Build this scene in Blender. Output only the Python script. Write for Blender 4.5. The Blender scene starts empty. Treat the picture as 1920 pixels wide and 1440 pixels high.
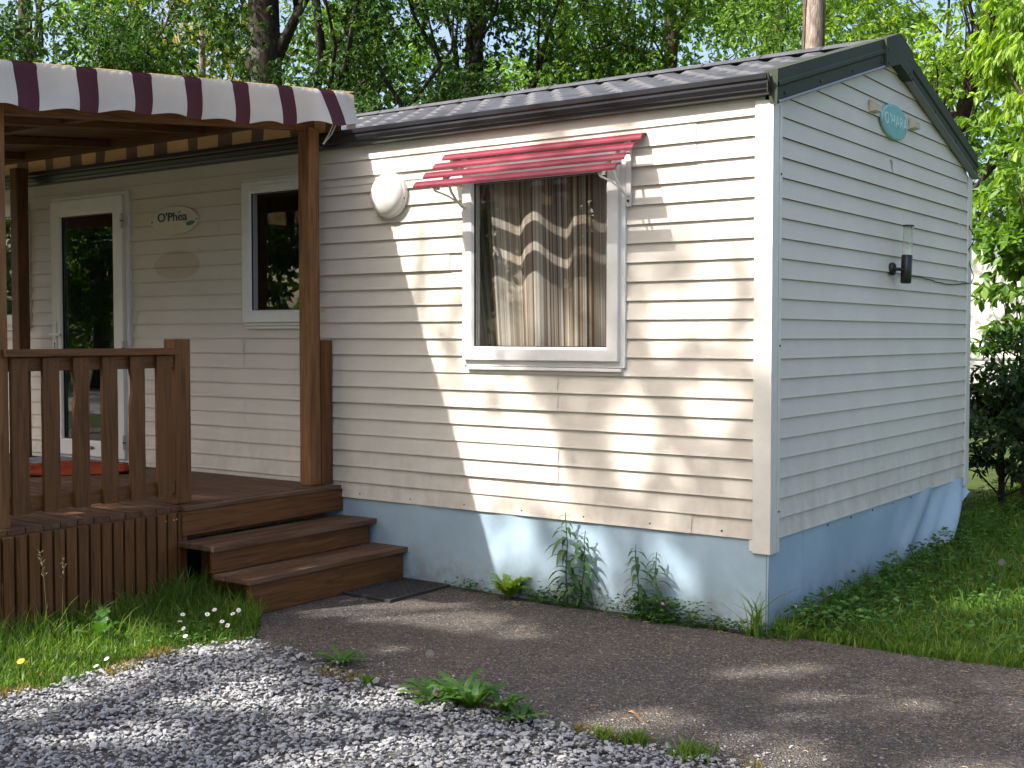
import bpy, bmesh, math, random
import numpy as np
from mathutils import Vector, Matrix

SC = bpy.context.scene
COL = SC.collection
R = math.radians
RND = random.Random(7)
NP = np.random.default_rng(11)

# ------------------------------------------------------------------ camera
cam_data = bpy.data.cameras.new('camera')
cam_data.sensor_width = 36.0
cam_data.lens = 42.925
cam_data.clip_start = 0.05
cam_data.clip_end = 6000.0
cam = bpy.data.objects.new('camera', cam_data)
cam.location = (2.5313, -5.7096, 1.4445)
cam.rotation_euler = (R(90 - 2.207), 0.0, R(35.818))
COL.objects.link(cam)
SC.camera = cam

# ------------------------------------------------------------------ world and sun
SUN_DIR = Vector((0.52, 1.0, -1.21)).normalized()          # the way the light travels
SUN_EL = math.asin(-SUN_DIR.z)
world = bpy.data.worlds.new('World')
SC.world = world
world.use_nodes = True
wn = world.node_tree.nodes
wl = world.node_tree.links
bg = wn['Background']
sky = wn.new('ShaderNodeTexSky')
sky.sky_type = 'NISHITA'
sky.sun_disc = False
sky.sun_elevation = SUN_EL
sky.sun_rotation = math.atan2(-SUN_DIR.x, -SUN_DIR.y)
sky.air_density = 0.7
sky.dust_density = 5.0
sky.ozone_density = 0.3
wl.new(sky.outputs['Color'], bg.inputs['Color'])
bg.inputs['Strength'].default_value = 0.15

sun_data = bpy.data.lights.new('sun', 'SUN')
sun_data.energy = 3.8
sun_data.angle = R(0.53)
sun_data.color = (1.0, 0.955, 0.90)
sun = bpy.data.objects.new('sun', sun_data)
sun.rotation_euler = SUN_DIR.to_track_quat('-Z', 'Y').to_euler()
sun.location = (-8, -16, 20)
COL.objects.link(sun)

SC.view_settings.view_transform = 'Standard'
SC.view_settings.look = 'None'
SC.view_settings.gamma = 1.0
SC.view_settings.exposure = 1.42
try:
    SC.cycles.max_bounces = 10
    SC.cycles.transparent_max_bounces = 12
    SC.cycles.sample_clamp_indirect = 8.0
except Exception:
    pass


# ------------------------------------------------------------------ materials
def new_mat(name):
    m = bpy.data.materials.new(name)
    m.use_nodes = True
    nt = m.node_tree
    b = nt.nodes['Principled BSDF']
    return m, nt, b


def nd(nt, kind, **kw):
    n = nt.nodes.new(kind)
    for k, v in kw.items():
        setattr(n, k, v)
    return n


def ramp(nt, fac, stops, interp='LINEAR'):
    r = nt.nodes.new('ShaderNodeValToRGB')
    r.color_ramp.interpolation = interp
    els = r.color_ramp.elements
    while len(els) < len(stops):
        els.new(0.5)
    for e, (p, c) in zip(els, stops):
        e.position = p
        e.color = (c[0], c[1], c[2], 1.0)
    nt.links.new(fac, r.inputs['Fac'])
    return r.outputs['Color']


def noise(nt, scale, detail=4.0, rough=0.55, vec=None, mapping=None, coord='Object'):
    if vec is None:
        tc = nt.nodes.new('ShaderNodeTexCoord')
        vec = tc.outputs[coord]
    if mapping is not None:
        mp = nt.nodes.new('ShaderNodeMapping')
        mp.inputs['Scale'].default_value = mapping
        nt.links.new(vec, mp.inputs['Vector'])
        vec = mp.outputs['Vector']
    n = nt.nodes.new('ShaderNodeTexNoise')
    n.inputs['Scale'].default_value = scale
    n.inputs['Detail'].default_value = detail
    n.inputs['Roughness'].default_value = rough
    nt.links.new(vec, n.inputs['Vector'])
    return n.outputs['Fac']


def mix(nt, fac, a, b, blend='MIX'):
    m = nt.nodes.new('ShaderNodeMix')
    m.data_type = 'RGBA'
    m.blend_type = blend
    for sock, v in ((m.inputs[0], fac), (m.inputs[6], a), (m.inputs[7], b)):
        if isinstance(v, (int, float)):
            sock.default_value = v
        elif isinstance(v, tuple):
            sock.default_value = (v[0], v[1], v[2], 1.0)
        else:
            nt.links.new(v, sock)
    return m.outputs[2]


def math_node(nt, op, a, b=None):
    m = nt.nodes.new('ShaderNodeMath')
    m.operation = op
    for i, v in enumerate((a, b)):
        if v is None:
            continue
        if isinstance(v, (int, float)):
            m.inputs[i].default_value = v
        else:
            nt.links.new(v, m.inputs[i])
    return m.outputs[0]


def bump(nt, b, height, strength, dist=0.01):
    bp = nt.nodes.new('ShaderNodeBump')
    bp.inputs['Strength'].default_value = strength
    bp.inputs['Distance'].default_value = dist
    nt.links.new(height, bp.inputs['Height'])
    nt.links.new(bp.outputs['Normal'], b.inputs['Normal'])


def plain(name, col, rough=0.5, var=0.12, scale=14.0, spec=0.5, bumpy=0.0, metal=0.0):
    m, nt, b = new_mat(name)
    n = noise(nt, scale, 5.0)
    lo = tuple(c * (1 - var) for c in col)
    hi = tuple(min(1.0, c * (1 + var)) for c in col)
    nt.links.new(ramp(nt, n, [(0.3, lo), (0.7, hi)]), b.inputs['Base Color'])
    b.inputs['Roughness'].default_value = rough
    b.inputs['Specular IOR Level'].default_value = spec
    b.inputs['Metallic'].default_value = metal
    if bumpy:
        bump(nt, b, noise(nt, scale * 6, 3.0), bumpy, 0.004)
    return m


def siding_mat(name, col, stain=False):
    m, nt, b = new_mat(name)
    grain = noise(nt, 9.0, 5.0, 0.6, mapping=(1.2, 1.2, 22.0))
    dirt = noise(nt, 1.6, 6.0, 0.62)
    c = ramp(nt, dirt, [(0.28, tuple(x * 0.88 for x in col)), (0.62, col)])
    c = mix(nt, 0.22, c, ramp(nt, grain, [(0.3, tuple(x * 0.8 for x in col)), (0.7, tuple(min(1, x * 1.08) for x in col))]))
    tc = nt.nodes.new('ShaderNodeTexCoord')
    # green-brown grime, drips and scuffs low on the cladding
    sx = nt.nodes.new('ShaderNodeSeparateXYZ')
    nt.links.new(tc.outputs['Object'], sx.inputs[0])
    low = nt.nodes.new('ShaderNodeMapRange')
    nt.links.new(sx.outputs['Z'], low.inputs['Value'])
    low.inputs['From Min'].default_value = 0.95
    low.inputs['From Max'].default_value = 0.40
    grime = noise(nt, 5.0, 6.0, 0.7, mapping=(1.6, 1.6, 0.8))
    gm = math_node(nt, 'MULTIPLY', low.outputs['Result'], ramp(nt, grime, [(0.42, (0, 0, 0)), (0.75, (1, 1, 1))]))
    c = mix(nt, math_node(nt, 'MULTIPLY', gm, 0.55), c, (0.30, 0.26, 0.18))
    spk = noise(nt, 60.0, 2.0, 0.5)
    sp = ramp(nt, spk, [(0.74, (0, 0, 0)), (0.78, (1, 1, 1))])
    c = mix(nt, math_node(nt, 'MULTIPLY', sp, 0.25), c, (0.2, 0.17, 0.12))
    if stain:
        # oval ghost of a plate that used to be screwed below the name plate
        dx = math_node(nt, 'DIVIDE', math_node(nt, 'SUBTRACT', sx.outputs['X'], -4.541), 0.255)
        dz = math_node(nt, 'DIVIDE', math_node(nt, 'SUBTRACT', sx.outputs['Z'], 1.958), 0.105)
        rr = math_node(nt, 'ADD', math_node(nt, 'POWER', dx, 2.0), math_node(nt, 'POWER', dz, 2.0))
        ins = ramp(nt, rr, [(0.93, (1, 1, 1)), (1.0, (0, 0, 0))])
        c = mix(nt, math_node(nt, 'MULTIPLY', ins, 0.5), c, (0.46, 0.35, 0.22))
    nt.links.new(c, b.inputs['Base Color'])
    b.inputs['Roughness'].default_value = 0.5
    b.inputs['Specular IOR Level'].default_value = 0.35
    bump(nt, b, grain, 0.12, 0.004)
    return m


def wood_mat(name, axis, dark=(0.064, 0.025, 0.008), light=(0.205, 0.092, 0.031), weather=0.0):
    m, nt, b = new_mat(name)
    st = {'x': (0.9, 14, 14), 'y': (14, 0.9, 14), 'z': (14, 14, 0.9)}[axis]
    g = nt.nodes.new('ShaderNodeTexNoise')
    tc = nt.nodes.new('ShaderNodeTexCoord')
    mp = nt.nodes.new('ShaderNodeMapping')
    mp.inputs['Scale'].default_value = st
    geo = nt.nodes.new('ShaderNodeNewGeometry')
    off = nt.nodes.new('ShaderNodeVectorMath')
    off.operation = 'SCALE'
    cmb = nt.nodes.new('ShaderNodeCombineXYZ')
    for i in range(3):
        nt.links.new(geo.outputs['Random Per Island'], cmb.inputs[i])
    nt.links.new(cmb.outputs[0], off.inputs[0])
    off.inputs['Scale'].default_value = 31.0
    add = nt.nodes.new('ShaderNodeVectorMath')
    nt.links.new(tc.outputs['Object'], mp.inputs['Vector'])
    nt.links.new(mp.outputs['Vector'], add.inputs[0])
    nt.links.new(off.outputs[0], add.inputs[1])
    nt.links.new(add.outputs[0], g.inputs['Vector'])
    g.inputs['Scale'].default_value = 3.2
    g.inputs['Detail'].default_value = 7.0
    g.inputs['Roughness'].default_value = 0.62
    g.inputs['Distortion'].default_value = 0.8
    mid = tuple((a + c) / 2 for a, c in zip(dark, light))
    c = ramp(nt, g.outputs['Fac'], [(0.30, dark), (0.5, mid), (0.72, light)])
    tone = nt.nodes.new('ShaderNodeMapRange')
    nt.links.new(geo.outputs['Random Per Island'], tone.inputs['Value'])
    tone.inputs['To Min'].default_value = 0.0
    tone.inputs['To Max'].default_value = 0.45
    c = mix(nt, tone.outputs['Result'], c, tuple(x * 0.62 for x in mid))
    knot = nt.nodes.new('ShaderNodeTexVoronoi')
    knot.inputs['Scale'].default_value = 0.5
    nt.links.new(add.outputs[0], knot.inputs['Vector'])
    kk = ramp(nt, knot.outputs['Distance'], [(0.05, (1, 1, 1)), (0.13, (0, 0, 0))])
    c = mix(nt, math_node(nt, 'MULTIPLY', kk, 0.7), c, tuple(x * 0.5 for x in dark))
    if weather:
        w = noise(nt, 3.0, 6.0, 0.65, mapping=tuple(s * 0.5 for s in st))
        wf = ramp(nt, w, [(0.45, (0, 0, 0)), (0.66, (1, 1, 1))])
        c = mix(nt, math_node(nt, 'MULTIPLY', wf, weather), c, (0.27, 0.22, 0.165))
        moss = noise(nt, 7.0, 5.0, 0.7)
        mf = ramp(nt, moss, [(0.62, (0, 0, 0)), (0.75, (1, 1, 1))])
        c = mix(nt, math_node(nt, 'MULTIPLY', mf, 0.3), c, (0.07, 0.085, 0.03))
    nt.links.new(c, b.inputs['Base Color'])
    b.inputs['Roughness'].default_value = 0.62
    b.inputs['Specular IOR Level'].default_value = 0.3
    bump(nt, b, g.outputs['Fac'], 0.25, 0.004)
    return m


def fabric_mat(name, col, trans=0.16, rough=0.75):
    m, nt, b = new_mat(name)
    n = noise(nt, 2.2, 6.0, 0.65)
    c = ramp(nt, n, [(0.3, tuple(x * 0.82 for x in col)), (0.65, col)])
    weave = noise(nt, 240.0, 1.0)
    nt.links.new(c, b.inputs['Base Color'])
    b.inputs['Roughness'].default_value = rough
    b.inputs['Specular IOR Level'].default_value = 0.25
    bump(nt, b, weave, 0.15, 0.002)
    tr = nt.nodes.new('ShaderNodeBsdfTranslucent')
    warm = mix(nt, 1.0, c, (1.0, 0.72, 0.38), 'MULTIPLY')
    nt.links.new(warm, tr.inputs['Color'])
    ms = nt.nodes.new('ShaderNodeMixShader')
    ms.inputs['Fac'].default_value = trans
    out = nt.nodes['Material Output']
    nt.links.new(b.outputs[0], ms.inputs[1])
    nt.links.new(tr.outputs[0], ms.inputs[2])
    nt.links.new(ms.outputs[0], out.inputs['Surface'])
    return m


def leaf_mat(name, c1, c2, c3=None, trans=0.4, rough=0.45, gloss=0.35):
    m, nt, b = new_mat(name)
    geo = nt.nodes.new('ShaderNodeNewGeometry')
    stops = [(0.0, c1), (0.6, c2)]
    if c3:
        stops.append((1.0, c3))
    c = ramp(nt, geo.outputs['Random Per Island'], stops)
    nt.links.new(c, b.inputs['Base Color'])
    b.inputs['Roughness'].default_value = rough
    b.inputs['Specular IOR Level'].default_value = gloss
    tr = nt.nodes.new('ShaderNodeBsdfTranslucent')
    tc = mix(nt, 1.0, c, (1.0, 1.0, 0.35), 'MULTIPLY')
    tc2 = mix(nt, 1.0, tc, (1.9, 1.9, 1.9), 'MULTIPLY')
    nt.links.new(tc2, tr.inputs['Color'])
    ms = nt.nodes.new('ShaderNodeMixShader')
    ms.inputs['Fac'].default_value = trans
    out = nt.nodes['Material Output']
    nt.links.new(b.outputs[0], ms.inputs[1])
    nt.links.new(tr.outputs[0], ms.inputs[2])
    nt.links.new(ms.outputs[0], out.inputs['Surface'])
    return m


def bark_mat(name, dark, light, scale=9.0, lichen=None):
    m, nt, b = new_mat(name)
    n = noise(nt, scale, 7.0, 0.65, mapping=(1.5, 1.5, 0.35))
    c = ramp(nt, n, [(0.32, dark), (0.68, light)])
    if lichen:
        l = noise(nt, 5.0, 4.0, 0.6)
        lf = ramp(nt, l, [(0.55, (0, 0, 0)), (0.62, (1, 1, 1))])
        c = mix(nt, math_node(nt, 'MULTIPLY', lf, 0.8), c, lichen)
    nt.links.new(c, b.inputs['Base Color'])
    b.inputs['Roughness'].default_value = 0.9
    b.inputs['Specular IOR Level'].default_value = 0.1
    bump(nt, b, n, 0.9, 0.03)
    return m


def glass_mat(name, tint=(0.93, 0.97, 0.95), ior=1.7):
    m, nt, b = new_mat(name)
    out = nt.nodes['Material Output']
    nt.nodes.remove(b)
    lw = nt.nodes.new('ShaderNodeLayerWeight')
    lw.inputs['Blend'].default_value = 0.5
    f0 = ((ior - 1) / (ior + 1)) ** 2
    fac = math_node(nt, 'ADD', math_node(nt, 'MULTIPLY', math_node(nt, 'POWER', lw.outputs['Facing'], 4.0), 1 - f0), f0)
    tr = nt.nodes.new('ShaderNodeBsdfTransparent')
    tr.inputs['Color'].default_value = (*tint, 1)
    gl = nt.nodes.new('ShaderNodeBsdfGlossy')
    gl.inputs['Roughness'].default_value = 0.0
    wob = nt.nodes.new('ShaderNodeBump')
    wob.inputs['Strength'].default_value = 0.015
    wob.inputs['Distance'].default_value = 0.05
    nt.links.new(noise(nt, 2.5, 1.0), wob.inputs['Height'])
    nt.links.new(wob.outputs['Normal'], gl.inputs['Normal'])
    ms = nt.nodes.new('ShaderNodeMixShader')
    nt.links.new(fac, ms.inputs['Fac'])
    nt.links.new(tr.outputs[0], ms.inputs[1])
    nt.links.new(gl.outputs[0], ms.inputs[2])
    nt.links.new(ms.outputs[0], out.inputs['Surface'])
    return m


def cloudy_mat(name):
    m, nt, b = new_mat(name)
    n = noise(nt, 18.0, 4.0, 0.6, mapping=(1, 1, 0.4))
    nt.links.new(ramp(nt, n, [(0.4, (0.42, 0.45, 0.38)), (0.6, (0.72, 0.72, 0.66))]), b.inputs['Base Color'])
    b.inputs['Roughness'].default_value = 0.3
    tr = nt.nodes.new('ShaderNodeBsdfTransparent')
    tr.inputs['Color'].default_value = (0.95, 0.97, 0.93, 1)
    ms = nt.nodes.new('ShaderNodeMixShader')
    nt.links.new(ramp(nt, n, [(0.42, (0.2, 0.2, 0.2)), (0.58, (0.65, 0.65, 0.65))]), ms.inputs['Fac'])
    nt.links.new(tr.outputs[0], ms.inputs[1])
    nt.links.new(b.outputs[0], ms.inputs[2])
    nt.links.new(ms.outputs[0], nt.nodes['Material Output'].inputs['Surface'])
    return m


def asphalt_mat():
    m, nt, b = new_mat('asphalt')
    tc = nt.nodes.new('ShaderNodeTexCoord')
    v = nt.nodes.new('ShaderNodeTexVoronoi')
    v.inputs['Scale'].default_value = 130.0
    nt.links.new(tc.outputs['Object'], v.inputs['Vector'])
    sep = nt.nodes.new('ShaderNodeSeparateColor')
    nt.links.new(v.outputs['Color'], sep.inputs[0])
    c = ramp(nt, sep.outputs[0], [(0.0, (0.042, 0.038, 0.036)), (0.55, (0.100, 0.091, 0.083)), (0.9, (0.155, 0.142, 0.13)), (1.0, (0.29, 0.27, 0.25))])
    big = noise(nt, 1.3, 5.0, 0.6)
    c = mix(nt, ramp(nt, big, [(0.4, (0, 0, 0)), (0.7, (1, 1, 1))]), c, mix(nt, 1.0, c, (1.3, 1.16, 1.02), 'MULTIPLY'))
    patch = noise(nt, 2.6, 6.0, 0.7)
    c = mix(nt, math_node(nt, 'MULTIPLY', ramp(nt, patch, [(0.52, (0, 0, 0)), (0.60, (1, 1, 1))]), 0.30), c, (0.145, 0.125, 0.105))
    mossn = noise(nt, 5.5, 7.0, 0.75)
    c = mix(nt, math_node(nt, 'MULTIPLY', ramp(nt, mossn, [(0.63, (0, 0, 0)), (0.70, (1, 1, 1))]), 0.35), c, (0.05, 0.052, 0.028))
    dust = noise(nt, 26.0, 5.0, 0.75)
    c = mix(nt, math_node(nt, 'MULTIPLY', ramp(nt, dust, [(0.5, (0, 0, 0)), (0.72, (1, 1, 1))]), 0.28), c, (0.19, 0.165, 0.14))
    nt.links.new(c, b.inputs['Base Color'])
    b.inputs['Roughness'].default_value = 0.9
    b.inputs['Specular IOR Level'].default_value = 0.2
    h = math_node(nt, 'ADD', v.outputs['Distance'], math_node(nt, 'MULTIPLY', noise(nt, 40.0, 4.0), 0.8))
    bump(nt, b, h, 1.0, 0.014)
    return m


def soil_mat(name, c1, c2, c3):
    m, nt, b = new_mat(name)
    n = noise(nt, 7.0, 8.0, 0.7)
    nt.links.new(ramp(nt, n, [(0.3, c1), (0.52, c2), (0.72, c3)]), b.inputs['Base Color'])
    b.inputs['Roughness'].default_value = 0.95
    b.inputs['Specular IOR Level'].default_value = 0.1
    bump(nt, b, noise(nt, 60.0, 5.0, 0.7), 0.9, 0.02)
    return m


def curtain_mat():
    m, nt, b = new_mat('curtain_stripes')
    tc = nt.nodes.new('ShaderNodeTexCoord')
    sx = nt.nodes.new('ShaderNodeSeparateXYZ')
    nt.links.new(tc.outputs['UV'], sx.inputs[0])

    def stripes(freq, seed):
        q = math_node(nt, 'FLOOR', math_node(nt, 'ADD', math_node(nt, 'MULTIPLY', sx.outputs['X'], freq), seed))
        w = nt.nodes.new('ShaderNodeTexWhiteNoise')
        w.noise_dimensions = '1D'
        nt.links.new(q, w.inputs['W'])
        return w.outputs['Value']
    pal = [(0.0, (0.12, 0.075, 0.055)), (0.16, (0.54, 0.47, 0.39)), (0.36, (0.22, 0.155, 0.115)), (0.48, (0.62, 0.57, 0.50)),
           (0.64, (0.44, 0.43, 0.39)), (0.76, (0.32, 0.20, 0.08)), (0.83, (0.70, 0.66, 0.60)), (0.93, (0.08, 0.05, 0.04))]
    a = ramp(nt, stripes(150.0, 3.2), pal, 'CONSTANT')
    c = ramp(nt, stripes(52.0, 11.7), pal, 'CONSTANT')
    col = mix(nt, 0.55, a, c)
    nt.links.new(col, b.inputs['Base Color'])
    b.inputs['Roughness'].default_value = 0.85
    b.inputs['Specular IOR Level'].default_value = 0.1
    bump(nt, b, noise(nt, 180.0, 2.0), 0.2, 0.002)
    tr = nt.nodes.new('ShaderNodeBsdfTranslucent')
    nt.links.new(col, tr.inputs['Color'])
    ms = nt.nodes.new('ShaderNodeMixShader')
    ms.inputs['Fac'].default_value = 0.2
    nt.links.new(b.outputs[0], ms.inputs[1])
    nt.links.new(tr.outputs[0], ms.inputs[2])
    nt.links.new(ms.outputs[0], nt.nodes['Material Output'].inputs['Surface'])
    return m


def skirt_mat():
    m, nt, b = new_mat('blue_sheet')
    n = noise(nt, 2.4, 6.0, 0.6)
    c = ramp(nt, n, [(0.3, (0.28, 0.385, 0.455)), (0.68, (0.36, 0.475, 0.555))])
    spk = noise(nt, 42.0, 3.0, 0.6)
    c = mix(nt, math_node(nt, 'MULTIPLY', ramp(nt, spk, [(0.68, (0, 0, 0)), (0.74, (1, 1, 1))]), 0.35), c, (0.14, 0.16, 0.17))
    tc = nt.nodes.new('ShaderNodeTexCoord')
    sx = nt.nodes.new('ShaderNodeSeparateXYZ')
    nt.links.new(tc.outputs['Object'], sx.inputs[0])
    low = nt.nodes.new('ShaderNodeMapRange')
    nt.links.new(sx.outputs['Z'], low.inputs['Value'])
    low.inputs['From Min'].default_value = 0.20
    low.inputs['From Max'].default_value = -0.05
    dirt = math_node(nt, 'MULTIPLY', low.outputs['Result'], ramp(nt, noise(nt, 9.0, 5.0, 0.7), [(0.34, (0, 0, 0)), (0.66, (0.9, 0.9, 0.9))]))
    c = mix(nt, dirt, c, (0.20, 0.19, 0.15))
    nt.links.new(c, b.inputs['Base Color'])
    b.inputs['Roughness'].default_value = 0.55
    b.inputs['Specular IOR Level'].default_value = 0.35
    bump(nt, b, noise(nt, 5.0, 3.0), 0.12, 0.03)
    return m


def stone_mat():
    m, nt, b = new_mat('crushed_stone')
    geo = nt.nodes.new('ShaderNodeNewGeometry')
    c = ramp(nt, geo.outputs['Random Per Island'], [(0.0, (0.17, 0.175, 0.185)), (0.35, (0.235, 0.24, 0.25)), (0.7, (0.32, 0.32, 0.325)), (0.88, (0.43, 0.425, 0.415)), (0.95, (0.30, 0.255, 0.20)), (1.0, (0.52, 0.51, 0.49))])
    n = noise(nt, 45.0, 5.0, 0.7)
    c = mix(nt, 0.45, c, ramp(nt, n, [(0.3, (0.13, 0.13, 0.135)), (0.7, (0.43, 0.425, 0.42))]))
    nt.links.new(c, b.inputs['Base Color'])
    b.inputs['Roughness'].default_value = 0.85
    b.inputs['Specular IOR Level'].default_value = 0.25
    bump(nt, b, n, 0.5, 0.006)
    return m


M = {}
M['siding'] = siding_mat('cream_siding', (0.67, 0.62, 0.535), stain=True)
M['siding_side'] = M['siding']
M['trim'] = plain('cream_trim', (0.66, 0.64, 0.58), 0.42, 0.05)
M['upvc'] = plain('white_upvc', (0.74, 0.73, 0.70), 0.32, 0.04)
M['upvc_side'] = plain('cream_plastic', (0.60, 0.55, 0.42), 0.45, 0.05)
M['roof'] = plain('slate_grey_tiles', (0.060, 0.061, 0.066), 0.5, 0.3, 6.0, bumpy=0.1)
M['gutter'] = plain('anthracite_gutter', (0.020, 0.020, 0.024), 0.28, 0.1, 5.0)
M['verge'] = plain('grey_green_metal', (0.044, 0.052, 0.036), 0.6, 0.12, 3.0, 0.15)
M['verge_lip'] = plain('pale_grey_metal', (0.20, 0.22, 0.24), 0.35, 0.1)
M['skirt'] = skirt_mat()
M['dark'] = plain('dark_screw', (0.02, 0.02, 0.02), 0.5)
M['black'] = plain('black_plastic', (0.012, 0.012, 0.013), 0.4)
M['metal'] = plain('dull_metal', (0.45, 0.44, 0.42), 0.35, 0.1, metal=0.8)
M['interior'] = plain('interior_panel', (0.22, 0.17, 0.12), 0.7)
M['glass'] = glass_mat('window_glass', (0.975, 0.98, 0.975), 1.62)
M['glass_door'] = glass_mat('door_glass', (0.55, 0.62, 0.58), 1.75)
M['clear_tube'] = cloudy_mat('cloudy_clear_plastic')
M['curtain'] = curtain_mat()
M['slat'] = plain('crimson_plastic', (0.150, 0.009, 0.024), 0.5, 0.22, 4.0, 0.25)
M['bracket'] = plain('white_bracket', (0.70, 0.69, 0.66), 0.4, 0.05)
M['wood_x'] = wood_mat('stained_wood_x', 'x')
M['wood_y'] = wood_mat('stained_wood_y', 'y')
M['wood_z'] = wood_mat('stained_wood_z', 'z')
M['post'] = wood_mat('stained_post', 'z', (0.11, 0.045, 0.016), (0.31, 0.15, 0.058))
M['floor_wood'] = wood_mat('weathered_deck', 'x', (0.05, 0.023, 0.011), (0.155, 0.078, 0.037), 0.18)
M['tread_wood'] = wood_mat('weathered_tread', 'y', (0.06, 0.03, 0.015), (0.17, 0.09, 0.045), 0.35)
M['cloth_white'] = fabric_mat('cream_canvas', (0.80, 0.77, 0.69), 0.3)
M['cloth_red'] = fabric_mat('burgundy_canvas', (0.085, 0.016, 0.023), 0.12, 0.5)
M['cloth_tan'] = fabric_mat('tan_canvas', (0.58, 0.40, 0.22))  # cream canvas with the warm light through the cloth put into its colour
M['cloth_brown'] = fabric_mat('taupe_canvas', (0.16, 0.115, 0.085))  # burgundy canvas with the shade under the canopy put into its colour
M['globe'] = plain('opal_plastic', (0.80, 0.77, 0.70), 0.35, 0.03)
M['teal'] = plain('teal_enamel', (0.075, 0.33, 0.315), 0.3, 0.12, 9.0)
M['teal_rim'] = plain('pale_teal_rim', (0.30, 0.55, 0.52), 0.35, 0.06)
M['teal_letter'] = plain('pale_teal_lettering', (0.46, 0.66, 0.63), 0.4, 0.05)
M['plate'] = plain('cream_plate', (0.62, 0.57, 0.46), 0.4, 0.05)
M['navy'] = plain('dark_navy_paint', (0.012, 0.035, 0.06), 0.4, 0.05)
M['emblem'] = plain('green_emblem', (0.03, 0.16, 0.11), 0.4, 0.1)
M['asphalt'] = asphalt_mat()
M['soil'] = soil_mat('lawn_soil', (0.045, 0.042, 0.022), (0.06, 0.085, 0.028), (0.075, 0.12, 0.032))
M['bed'] = soil_mat('gravel_bed', (0.08, 0.08, 0.08), (0.115, 0.112, 0.11), (0.16, 0.155, 0.15))
M['lane'] = soil_mat('pale_gravel_lane', (0.26, 0.25, 0.235), (0.34, 0.33, 0.31), (0.42, 0.40, 0.38))
M['stone'] = stone_mat()
M['grass'] = leaf_mat('grass_blades', (0.055, 0.125, 0.016), (0.10, 0.20, 0.026), (0.20, 0.24, 0.05), 0.35, 0.5, 0.3)
M['grass_dry'] = leaf_mat('dry_stalks', (0.10, 0.08, 0.04), (0.15, 0.12, 0.06), None, 0.2)
M['moss_dry'] = leaf_mat('dry_moss', (0.16, 0.11, 0.035), (0.24, 0.17, 0.06), (0.17, 0.19, 0.05), 0.2, 0.8, 0.1)
M['weed'] = leaf_mat('weed_leaves', (0.035, 0.10, 0.018), (0.06, 0.15, 0.025), (0.10, 0.19, 0.035), 0.35, 0.45)
M['weed_blue'] = leaf_mat('dull_green_leaves', (0.04, 0.095, 0.035), (0.065, 0.13, 0.045), None, 0.3, 0.5)
M['weed_light'] = leaf_mat('light_green_leaves', (0.12, 0.22, 0.03), (0.20, 0.32, 0.055), (0.24, 0.27, 0.06), 0.4, 0.45)
M['petal'] = plain('white_petals', (0.78, 0.78, 0.76), 0.6, 0.03)
M['yellow'] = plain('yellow_petals', (0.75, 0.42, 0.02), 0.6, 0.1)
M['orange'] = plain('orange_petals', (0.72, 0.20, 0.02), 0.6, 0.1)
M['pink'] = plain('pale_pink_petals', (0.62, 0.34, 0.42), 0.6, 0.1)
M['fluff'] = plain('grey_fluff', (0.42, 0.40, 0.36), 0.9, 0.1)
M['dead_leaf'] = plain('dead_leaf', (0.36, 0.20, 0.085), 0.7, 0.25, 30.0)
M['red_mat'] = plain('rust_red_coir', (0.34, 0.055, 0.02), 0.95, 0.35, 60.0, 0.1, 0.6)
M['grey_mat'] = plain('blue_grey_carpet', (0.21, 0.22, 0.26), 0.95, 0.3, 50.0, 0.1, 0.5)
M['rubber'] = plain('black_rubber', (0.03, 0.029, 0.027), 0.75, 0.3, 20.0)
M['litter'] = plain('dry_litter', (0.28, 0.21, 0.13), 0.8, 0.4, 40.0)
M['oak_leaf'] = leaf_mat('oak_leaves', (0.018, 0.052, 0.010), (0.034, 0.082, 0.015), (0.065, 0.125, 0.024), 0.35, 0.5, 0.25)  # dark base colour stands in part for shade over the middle trees
M['mid_leaf'] = leaf_mat('mid_green_leaves', (0.055, 0.125, 0.018), (0.10, 0.195, 0.027), (0.16, 0.26, 0.045), 0.42, 0.45)
M['light_leaf'] = leaf_mat('fresh_green_leaves', (0.12, 0.215, 0.026), (0.19, 0.31, 0.042), (0.30, 0.40, 0.075), 0.45, 0.42)
M['yellow_leaf'] = leaf_mat('yellowing_leaves', (0.10, 0.15, 0.025), (0.19, 0.20, 0.035), (0.30, 0.24, 0.05), 0.45)
M['hedge_leaf'] = leaf_mat('hedge_leaves', (0.012, 0.035, 0.010), (0.022, 0.055, 0.013), (0.04, 0.085, 0.018), 0.25, 0.4)
M['shade_leaf'] = leaf_mat('shade_tree_leaves', (0.035, 0.085, 0.014), (0.06, 0.13, 0.02), (0.09, 0.17, 0.03), 0.30)
M['bark_dark'] = bark_mat('dark_bark', (0.018, 0.014, 0.011), (0.060, 0.050, 0.041), 20.0, (0.12, 0.125, 0.105))
M['bark_pale'] = bark_mat('pale_bark', (0.11, 0.085, 0.07), (0.34, 0.285, 0.245), 20.0)
M['bark_mid'] = bark_mat('brown_bark', (0.045, 0.034, 0.025), (0.11, 0.085, 0.064), 20.0)
M['vine'] = bark_mat('ivy_vine', (0.06, 0.045, 0.03), (0.16, 0.12, 0.09), 20.0)
M['white_wall'] = plain('white_cladding', (0.78, 0.77, 0.74), 0.5, 0.04)
M['pale_stripe'] = plain('grey_trim', (0.34, 0.34, 0.33), 0.5, 0.05)


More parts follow.
